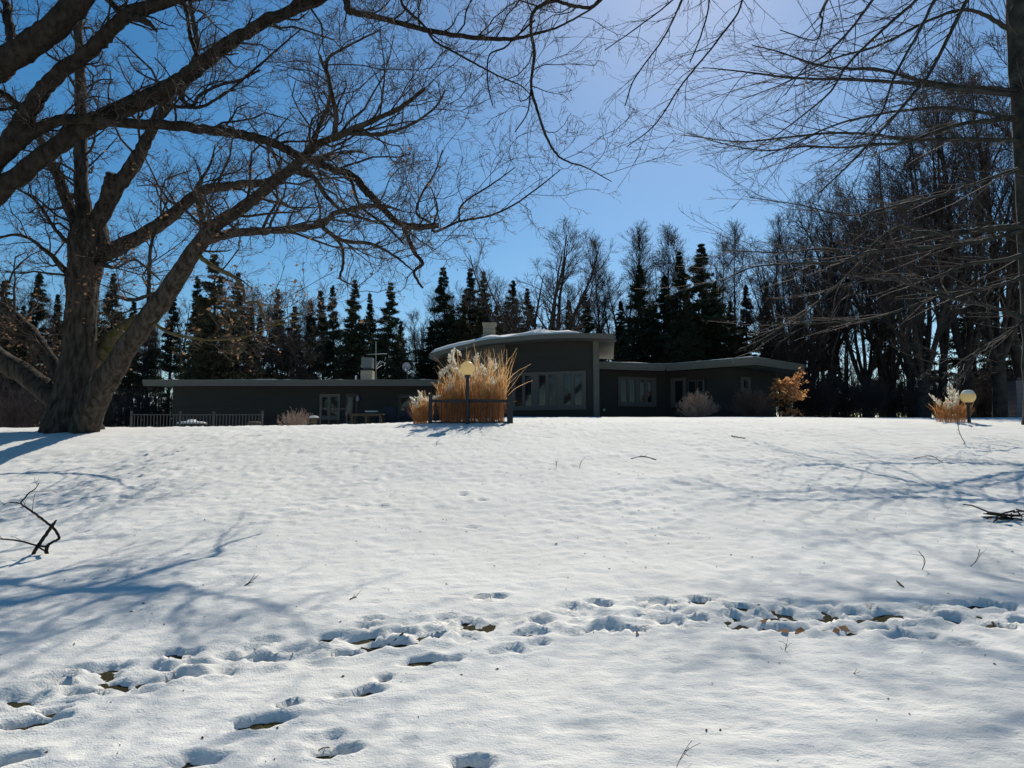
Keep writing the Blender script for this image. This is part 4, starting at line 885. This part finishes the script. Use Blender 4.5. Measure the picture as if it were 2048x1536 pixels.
for px, top, D, k in [(1262, 437, 58, 1), (1215, 478, 56, 2), (1300, 466, 60, 2), (1345, 455, 58, 1), (1390, 452, 60, 3), (1420, 470, 57, 2), (1466, 445, 54, 1), (1238, 500, 55, 4), (1320, 490, 56, 5), (1440, 500, 58, 2),
      (1165, 560, 58, 3), (1005, 560, 58, 4), (1040, 600, 60, 2), (1128, 610, 56, 5), (975, 555, 60, 3), (930, 560, 60, 4), (868, 590, 60, 3), (850, 620, 62, 2), (900, 570, 58, 5), (1180, 540, 58, 3), (838, 640, 58, 4),
      (815, 640, 62, 2), (600, 585, 60, 3), (560, 590, 58, 4), (490, 570, 57, 2), (530, 600, 52, 5), (640, 600, 60, 2), (460, 590, 55, 3), (380, 580, 58, 4), (320, 575, 56, 2), (250, 570, 60, 3), (130, 570, 58, 4), (50, 560, 57, 5), (-20, 540, 52, 3), (690, 620, 62, 3), (750, 630, 60, 4), (570, 640, 48, 5), (610, 650, 47, 4), (520, 660, 46, 5), (790, 640, 60, 3), (90, 620, 45, 5), (280, 630, 47, 4),
      (1560, 432, 46, 6), (1605, 398, 45, 6), (1655, 385, 44, 4), (1715, 335, 42, 6), (1762, 318, 42, 6), (1640, 470, 50, 3), (1590, 520, 42, 6), (1800, 270, 40, 6), (1855, 215, 38, 5), (1905, 140, 36, 6), (1960, 70, 34, 6), (2010, 10, 36, 5), (1750, 490, 46, 4), (1560, 560, 52, 5), (1680, 560, 44, 3)]:
    bare(px, top, D, 'b%d' % k, 1.05)
place('b0', 1826, 330, 33, 'thick-stemmed leafless tree forking low beside the pale shed', 'tree', None, 'forked_tree', 2.1, .9)
plant_line()
# the deep wood behind them reads as one mass
g = np.random.default_rng(5)
n = 330; x = g.uniform(-80, 80, n); y = g.uniform(66, 100, n); base_ = np.stack([x, y, base(x, y) - .2], -1)
P, R = grow(base_, np.tile([[0, 0, 1.]], (n, 1)), g.uniform(6.5, 12.5, n), g.uniform(.06, .14, n), 7, .03, .1, .2, .015, g)
pa = [tubes(P, R, 5)]
P2, R2 = spawn(P, R, 10, 4, (1.0, 2.8), (.4, .8), (.05, 1), .45, .014, .04, .1, .06, .3, 0, .5, rnd=g); pa.append(tubes(P2, R2, 3))
P3, R3 = spawn(P2, R2, 3, 2, (.6, 1.5), (.4, .8), (.1, 1), .5, .012, .02, .15, .05, .4, rnd=g); pa.append(tubes(P3, R3, 3))
n = 1000; x = g.uniform(-80, 80, n); y = g.uniform(56, 92, n); bs_ = np.stack([x, y, base(x, y) - .2], -1)
P, R = grow(bs_, nrm(np.stack([g.normal(0, .3, n), g.normal(0, .3, n), np.ones(n)], -1)), g.uniform(1.5, 4.0, n), np.full(n, .025), 5, .06, .05, .4, .015, g); pa.append(tubes(P, R, 3))
P2, R2 = spawn(P, R, 10, 3, (.5, 1.6), (.4, 1.0), (.03, 1), .6, .016, .02, .15, .02, .5, rnd=g); pa.append(tubes(P2, R2, 3))
v, q = cat(pa)
tag(nobj('far_wood', v, q, M['fartwig'], None, True), 'deep wood of bare stems behind the spruces', 'wood', kind='stuff')

# ================================================================== SHRUBS
def shrub_proto(seed, rx, rz, stems, k2, k3, m, rmin=.004, upright=0, open_=1.25):
    """leafless rounded bush: stems fan out from the ground to an uneven ellipsoid"""
    g = np.random.default_rng(seed); a = g.uniform(0, 2 * math.pi, stems); t = np.arccos(1 - g.random(stems) * (1 - math.cos(open_)))
    d = np.stack([np.cos(a) * np.sin(t), np.sin(a) * np.sin(t), np.cos(t)], -1); d = nrm(d + [0, 0, upright])
    L = 1 / np.sqrt((d[:, 0] ** 2 + d[:, 1] ** 2) / rx ** 2 + d[:, 2] ** 2 / (rz) ** 2) * g.uniform(.72, 1.0, stems)
    p = np.stack([g.normal(0, .06, stems), g.normal(0, .06, stems), np.zeros(stems)], -1)
    P, R = grow(p, d, L, g.uniform(.007, .014, stems), 7, .08, .03, .4, rmin, g)
    parts = [tubes(P, R, 4)]
    P2, R2 = spawn(P, R, k2, 4, (.22 * rx, .5 * rx), (.3, .8), (.3, 1), .6, rmin, .006, .14, .06, .5, rnd=g); parts.append(tubes(P2, R2, 3))
    if k3: P3, R3 = spawn(P2, R2, k3, 3, (.10 * rx, .26 * rx), (.3, .8), (.2, 1), .7, rmin, .005, .15, .05, .5, rnd=g); parts.append(tubes(P3, R3, 3))
    v, q = cat(parts[1:]); v1, q1 = parts[0]
    return np_mesh('stems', v1, q1, m, True), np_mesh('twigs', v, q, m, True)
def shrub(name, proto, px, D, label, group=None, s=1.0, zoff=0):
    p = pt(px, D); z = gz(*p) - .05 + zoff; o = empty(name, (p[0], p[1], z), label, 'bush', group); o.rotation_euler = (0, 0, rng.uniform(0, 6.28)); o.scale = (s, s, s)
    for nm, me in zip(('stems', 'twigs'), proto):
        c = bpy.data.objects.new(nm, me); c.parent = o; COL.objects.link(c)
    return o
shrub('round_bush', shrub_proto(1, .82, 1.22, 150, 10, 3, M['twig_bush']), 1395, 30.6, 'clipped ball-shaped pale pinkish bare bush before the low right wing')
shrub('spreading_bush', shrub_proto(2, 1.18, 1.22, 150, 10, 3, M['twig_red']), 1503, 31.2, 'wide brown bare bush by the angled end wall')
shrub('upright_bush', shrub_proto(3, .75, .95, 60, 7, 2, M['twig_bush'], upright=.5), 590, 25, 'sparse upright leafless bush at the end of the picket fence', zoff=-.05)
brush = [shrub_proto(20 + i, 1.7, 3.2, 60, 10, 4, M['fartwig'], .008, .4, 1.0) for i in range(3)]
def thicket(spots, name, what, group):
    for zi, (hi, where) in enumerate(ZONES):
        lo = ZONES[zi - 1][0] if zi else -9999
        L = sorted([t for t in spots if lo <= t[0] < hi], key=lambda t: -t[2] - t[1] * 1e-3)
        rank = ['tallest', 'second tallest', 'third tallest', 'fourth tallest', 'fifth tallest', 'sixth tallest'] if len(L) > 1 else ['lone']
        for k, (t, r) in enumerate(zip(L, rank)): shrub(name, brush[(k + zi) % 3], t[0], t[1], '%s %s %s' % (r, what, where), group, t[2])
thicket([(1640, 38, .9), (1690, 40, 1.1), (1740, 37, .8), (1775, 42, 1.2), (1850, 38, .9), (1885, 41, 1.1), (1925, 38, .8), (1965, 40, 1.1), (2005, 37, .9), (2050, 38, 1.2), (1620, 44, 1.1), (1800, 46, 1.2), (1580, 42, .8), (1710, 45, 1.2), (1830, 43, 1.0), (1990, 45, 1.3), (1945, 47, 1.2), (1660, 47, 1.2)], 'thicket_bush', 'grey brush clump', 'thicket right of the house')
thicket([(20, 38, 1.0), (70, 40, 1.2), (240, 42, 1.0), (290, 44, 1.1), (200, 40, .9), (330, 46, 1.2), (-20, 36, 1.1), (45, 34, .8)], 'undergrowth_bush', 'grey brush clump', 'undergrowth behind the oak')
# orange-leaved sapling
g = np.random.default_rng(8); p = pt(1578, 30.6); z = gz(*p) - .05
sap = empty('beech_sapling', (p[0], p[1], z), 'small sapling with clinging orange leaves at the right end of the house', 'tree')
m_ = 9; a = g.uniform(0, 6.28, m_); t = g.uniform(.1, .55, m_)
P, R = grow(np.tile([[p[0], p[1], z]], (m_, 1)) + g.normal(0, .05, (m_, 3)) * [1, 1, 0], np.stack([np.cos(a) * np.sin(t), np.sin(a) * np.sin(t), np.cos(t)], -1), g.uniform(1.1, 2.0, m_), g.uniform(.012, .022, m_), 8, .06, .04, .35, .006, g)
v, q = tubes(P, R, 5); nobj('stems', v, q, M['twig'], sap, True)
P2, R2 = spawn(P, R, 11, 5, (.4, 1.05), (.7, 1.25), (.38, 1), .5, .004, .008, .12, .02, .4, .6, rnd=g); P3, R3 = spawn(P2, R2, 4, 3, (.1, .3), (.4, .9), (.2, 1), .6, .003, .006, .15, 0, .5, .5, rnd=g)
v, q = cat([tubes(P2, R2, 3), tubes(P3, R3, 3)]); tag(nobj('twigs', v, q, M['twig'], sap, True), kind='stuff')
tt = np.concatenate([P2[:, -1], P2[:, -2], P3[:, -1], P3[:, 1], P3[:, -1] + g.normal(0, .04, P3[:, -1].shape)]); low = np.array([p[0], p[1], z + .30]) + g.normal(0, 1, (110, 3)) * [.22, .2, .11]
tt = np.concatenate([tt[g.random(len(tt)) < .8], low])
v, q = leaf_mesh(tt, .14, g); tag(nobj('orange_leaves', v, q, M['leaf_o'], sap), kind='stuff')

# ================================================================== ORNAMENTAL GRASS
def plume_mesh(seed):
    g = np.random.default_rng(seed); L = .24; bend = g.uniform(.2, .7); V = []; Q = []
    for k in range(90):
        t = g.random(); ax = np.array([bend * t * t * L, 0, t * L]); a = g.uniform(0, 6.28); w = .055 * math.sin(math.pi * min(1, .15 + t * .9)) + .01
        d = np.array([math.cos(a) * w, math.sin(a) * w, .09 * g.uniform(.5, 1)]) + np.array([bend * t * .1, 0, 0]); s = np.cross(d, g.normal(size=3)); s = s / np.linalg.norm(s) * .0075
        o = len(V); V += [ax - s, ax + s, ax + d + s * .3, ax + d - s * .3]; Q.append((o, o + 1, o + 2, o + 3))
    return np_mesh('plume', V, Q, M['plume'])
PLM = [plume_mesh(i) for i in range(5)]
def grass_clump(px0, px1, D, label, nst, hs, hmax, npl, seed, depth=.7):
    g = np.random.default_rng(seed); xa, xb = pt(px0, D)[0], pt(px1, D)[0]; cx = (xa + xb) / 2; z = gz(cx, D)
    o = empty('plume_grass', (cx, D, z - .1), label, 'ornamental grass', 'ornamental grass clumps on the bank')
    u = g.uniform(0, 1, nst); x = xa + (xb - xa) * u; y = D + g.uniform(-.5, .5, nst) * depth; p = np.stack([x, y, und(x, y) - .08], -1)
    lean = np.stack([(u - .5) * .10 + g.normal(0, .06, nst), g.normal(0, .10, nst), np.ones(nst)], -1)
    P, R = grow(p, nrm(lean), hs * g.uniform(.65, 1.15, nst), np.full(nst, .0042), 5, .03, 0, .7, .002, g)
    P2, R2 = spawn(P, R, 2, 3, (.18, .5), (.25, .6), (.3, .95), .8, .0025, .004, .16, -.1, .5, rnd=g)
    v, q = cat([tubes(P, R, 3), tubes(P2, R2, 3)]); tag(nobj('stems', v, q, M['stem'], o, True), kind='stuff')
    # pale blades curling over above the stems
    nb = int(nst * .5); i = g.integers(0, nst, nb); st = P[i, -2]; d = nrm(np.stack([(u[i] - .5) * .12 + g.normal(0, .12, nb), g.normal(0, .16, nb), np.ones(nb)], -1)); asym = 1 - .45 * np.clip((.45 - u[i]) / .45, 0, 1)
    B, _ = grow(st, d, g.uniform(.25, 1.0, nb) * asym * (hmax - hs) * 1.25, np.full(nb, .004), 8, .11, -.06, .5, .002, g)
    B2 = B; T = nrm(np.diff(B2, axis=1, append=B2[:, -1:] + (B2[:, -1:] - B2[:, -2:-1]))); sd_ = nrm(np.cross(T, g.normal(size=(nb, 1, 3)))) * (np.linspace(.009, .003, 8)[None, :, None])
    V = np.stack([B2 - sd_, B2 + sd_], 2).reshape(-1, 3); I = np.arange(nb * 16).reshape(nb, 8, 2)
    Q = np.stack([I[:, :-1, 0], I[:, :-1, 1], I[:, 1:, 1], I[:, 1:, 0]], -1).reshape(-1, 4); tag(nobj('blades', V, Q, M['blade'], o), kind='stuff')
    # plumes on their own stalks
    i = g.integers(0, nst, npl); hh = g.uniform(hs * .85, hmax - .2, npl) * (1 - .25 * np.abs(u[i] - .55)); st = p[i]
    d = nrm(np.stack([(u[i] - .5) * .12 + g.normal(0, .06, npl), g.normal(0, .1, npl), np.ones(npl)], -1))
    S_, SR = grow(st, d, hh, np.full(npl, .004), 6, .04, 0, .7, .003, g); v, q = tubes(S_, SR, 3); tag(nobj('stalks', v, q, M['blade'], o, True), kind='stuff')
    for k in range(npl):
        b = bpy.data.objects.new('plume', PLM[k % 5]); e = S_[k, -1] - wloc(o); b.location = e; b.rotation_euler = (g.normal(0, .35), g.normal(0, .35), g.uniform(0, 6.28)); s = g.uniform(.7, 1.25); b.scale = (s, s, s); b.parent = o; COL.objects.link(b)
    return o
grass_clump(882, 1006, 18.65, 'tall clump of dry orange grass with silvery plumes behind the black railing', 850, 1.0, 2.1, 44, 1)
grass_clump(828, 862, 18.4, 'small dry grass clump with white plumes at the left post of the railing', 170, .55, .95, 7, 2, .4)
grass_clump(1874, 1932, 18.9, 'low dry orange grass with white plumes around the snow-capped lamp', 170, .5, .85, 11, 3, .4)

# ================================================================== THINGS LYING IN THE SNOW
def snow_z(x, y):
    i = int(np.clip(np.searchsorted(gx, x) - 1, 0, nx - 2)); j = int(np.clip(np.searchsorted(gy, y) - 1, 0, ny - 2)); fx = (x - gx[i]) / (gx[i + 1] - gx[i]); fy = (y - gy[j]) / (gy[j + 1] - gy[j])
    return float((Z[j, i] * (1 - fx) + Z[j, i + 1] * fx) * (1 - fy) + (Z[j + 1, i] * (1 - fx) + Z[j + 1, i + 1] * fx) * fy)
gb = ground(88, 1110); fb = empty('fallen_branch', gb, 'forked dead branch poking out of the snow below the massive oak', 'branch'); K = Traced(fb, M['bark2']); D = gb[1]
K.limb('m', [(66, 1110, 7), (72, 1098, 7), (88, 1075, 7), (104, 1052, 6), (113, 1040, 3)], D + .05, D, sides=8, rough=.25)
K.limb('a', [(93, 1116, 8), (94, 1094, 7), (104, 1085, 5), (118, 1077, 5), (112, 1062, 5), (103, 1052, 5)], D + .05, D + .02, sides=8, rough=.25)
K.limb('b', [(104, 1053, 5), (85, 1038, 4.5), (60, 1020, 4), (42, 1007, 3), (50, 996, 3), (58, 986, 2.5), (70, 978, 2), (78, 966, 1.5)], D - .25, D + .04, sides=6)
K.limb('c', [(93, 1094, 5), (70, 1090, 4), (40, 1082, 3.5), (0, 1078, 3), (-40, 1080, 2)], D - .2, D + .02, sides=6)
K.limb('d', [(42, 1007, 3), (20, 1005, 2.2), (5, 1010, 1.5)], D - .2, D - .15, sides=5)
K.limb('e', [(70, 1090, 3), (90, 1102, 3), (76, 1092, 2)], D, D, sides=5)
PA, RA = K.resampled(['b', 'c', 'd'], .15); twigset(PA, RA, fb, M['twig_n'], [dict(k=1, n=4, length=(.08, .3), angle=(.4, 1), t=(0, 1), rratio=.5, rmin=.0022, rmax=.004, gnarl=.25, lenfall=0), dict(k=2, n=3, length=(.04, .14), angle=(.4, 1), rratio=.6, rmin=.0018, rmax=.003, gnarl=.25)])
gb = ground(2030, 1040); bp = empty('brush_pile', gb, 'small heap of dark sticks lying on the snow near the right edge', 'brush pile'); g = np.random.default_rng(4)
for k in range(34):
    c = gb + np.array([g.uniform(-.30, .55), g.uniform(-.16, .16), g.uniform(0, .13)]); a = g.normal(0, .5); l = g.uniform(.15, .42)
    P, R = grow(c[None], np.array([[math.cos(a) * (1 if g.random() < .5 else -1), .5 * math.sin(a), g.normal(0, .2)]]), np.array([l]), np.array([g.uniform(.006, .017)]), 5, .12, -.04, .6, .004, g)
    P[..., 2] = np.maximum(P[..., 2], snow_z(c[0], c[1]) + .003); v, q = tubes(P, R, 5); nobj('stick', v, q, M['bark2'], bp, True)
def sprig(pts, w, label, group, name='fallen_twig', lie=False):
    a = ground(*pts[0]); o = empty(name, a, label, 'twig', group)
    if lie:
        C = []
        for q_ in pts: c = ground(*q_); C.append([c[0], c[1], snow_z(c[0], c[1]) + .006, w * .6 / 2 / F * c[1]])
    else:
        C = [[*at(px, py, a[1] + .03 * i), w * .6 / 2 / F * a[1] * (1 - .12 * i)] for i, (px, py) in enumerate(pts)]
        C[0][2] -= .03
    Sx = smooth_line(C, 5 * len(C)); v, q = tubes(Sx[None, :, :3], Sx[None, :, 3], 5); nobj('stem', v, q, M['twig'], o, True)
    k = 4; P, R = spawn(Sx[None, :, :3], Sx[None, :, 3], k, 4, (.05, .14), (.4, .9), (.3, 1), .6, .002, .004, .2, .05, .5, 0, .2); v, q = tubes(P, R, 3); tag(nobj('side_twigs', v, q, M['twig'], o, True), kind='stuff')
gr = 'twigs stuck in the snowy bank'
sprig([(1840, 1142), (1850, 1122), (1838, 1103)], 3, 'curved twig stuck upright in the snow, forked low down', gr); sprig([(1932, 1134), (1952, 1122), (1960, 1098)], 2.5, 'bowed twig with its tip up in shaded snow', gr)
sprig([(1568, 1304), (1573, 1288)], 3, 'short bud-like twig just below the trampled trail', gr); sprig([(1795, 1164), (1807, 1176)], 5, 'short thick stick lying above the trampled trail', gr, 'fallen_stick', True)
sprig([(1463, 873), (1490, 879)], 3, 'thin dark stick lying near the top of the bank', gr, 'fallen_stick', True); sprig([(1112, 936), (1113, 922)], 1.6, 'fine upright twig on the open bank', gr); sprig([(1158, 934), (1163, 921)], 1.6, 'fine leaning twig on the open bank', gr)
sprig([(1262, 918), (1285, 914), (1312, 920)], 3.5, 'dark scrap of bark lying on the open bank', gr, 'fallen_stick', True); sprig([(1932, 886), (1920, 868), (1914, 842)], 2.6, 'long wispy twig below the snow-capped lamp', gr)
sprig([(1828, 918), (1862, 914), (1885, 926)], 2, 'hooked twig lying in the shadows of boughs', gr, 'fallen_stick', True); sprig([(1345, 1540), (1362, 1515), (1372, 1500)], 2.5, 'branched wisp at the foot of the slope', gr); sprig([(1690, 1352), (1710, 1345)], 3, 'frosted twig lying in smooth snow', gr)
sprig([(722, 1298), (760, 1288), (806, 1274)], 7, 'curved tan stick across the bared grass in the trail', gr, 'fallen_stick', True); sprig([(1985, 1238), (2000, 1252)], 9, 'split chunk of bark in the trail near the right edge', gr, 'fallen_stick', True)
sprig([(873, 892), (874, 882)], 1.5, 'hair-thin twig near the railing', gr); sprig([(490, 1172), (500, 1168)], 4, 'stubby stick lying beside a branch shadow', gr, 'fallen_stick', True); sprig([(700, 1200), (712, 1196)], 4, 'stubby dark twig above the trail', gr, 'fallen_stick', True)
g = np.random.default_rng(9)
lf = leaf_mesh(np.zeros((1, 3)), .09, g, 0); 
for k, (px, py) in enumerate([(867, 1265), (880, 1270), (858, 1280), (1185, 1262), (1272, 1268), (1285, 1262), (1532, 1255), (1548, 1262), (1560, 1266), (1590, 1262), (1600, 1268), (1520, 1250), (1680, 1258), (1676, 1252), (545, 1442), (1995, 1250)]):
    c = ground(px, py); o = nobj('fallen_leaf', leaf_mesh(np.array([[0, 0, 0.]]), .08, g, .1)[0], leaf_mesh(np.array([[0, 0, 0.]]), .08, g)[1], M['leaf']); o.location = (c[0], c[1], snow_z(c[0], c[1]) + .015)
    tag(o, 'brown curled leaf lying in a hollow of the trampled trail', 'leaf', 'brown leaves in the trail')
# bark crumbs
n = 500; V = []; Q = []
for k in range(n):
    x, y = g.uniform(-7, 7), g.uniform(3, 15); z = snow_z(x, y) + .003; s = g.uniform(.003, .011); a = g.uniform(0, 6.28); o = len(V)
    for j in range(4): V.append((x + s * math.cos(a + j * 1.57) * (1.6 if j % 2 else .7), y + s * math.sin(a + j * 1.57) * (1.6 if j % 2 else .7), z))
    V.append((x, y, z + s * .8)); Q += [(o, o + 1, o + 4), (o + 1, o + 2, o + 4), (o + 2, o + 3, o + 4), (o + 3, o, o + 4)]
tag(nobj('bark_crumbs', V, Q, M['bark2']), 'dark crumbs of bark and seeds sprinkled over the snow', 'debris', kind='stuff')
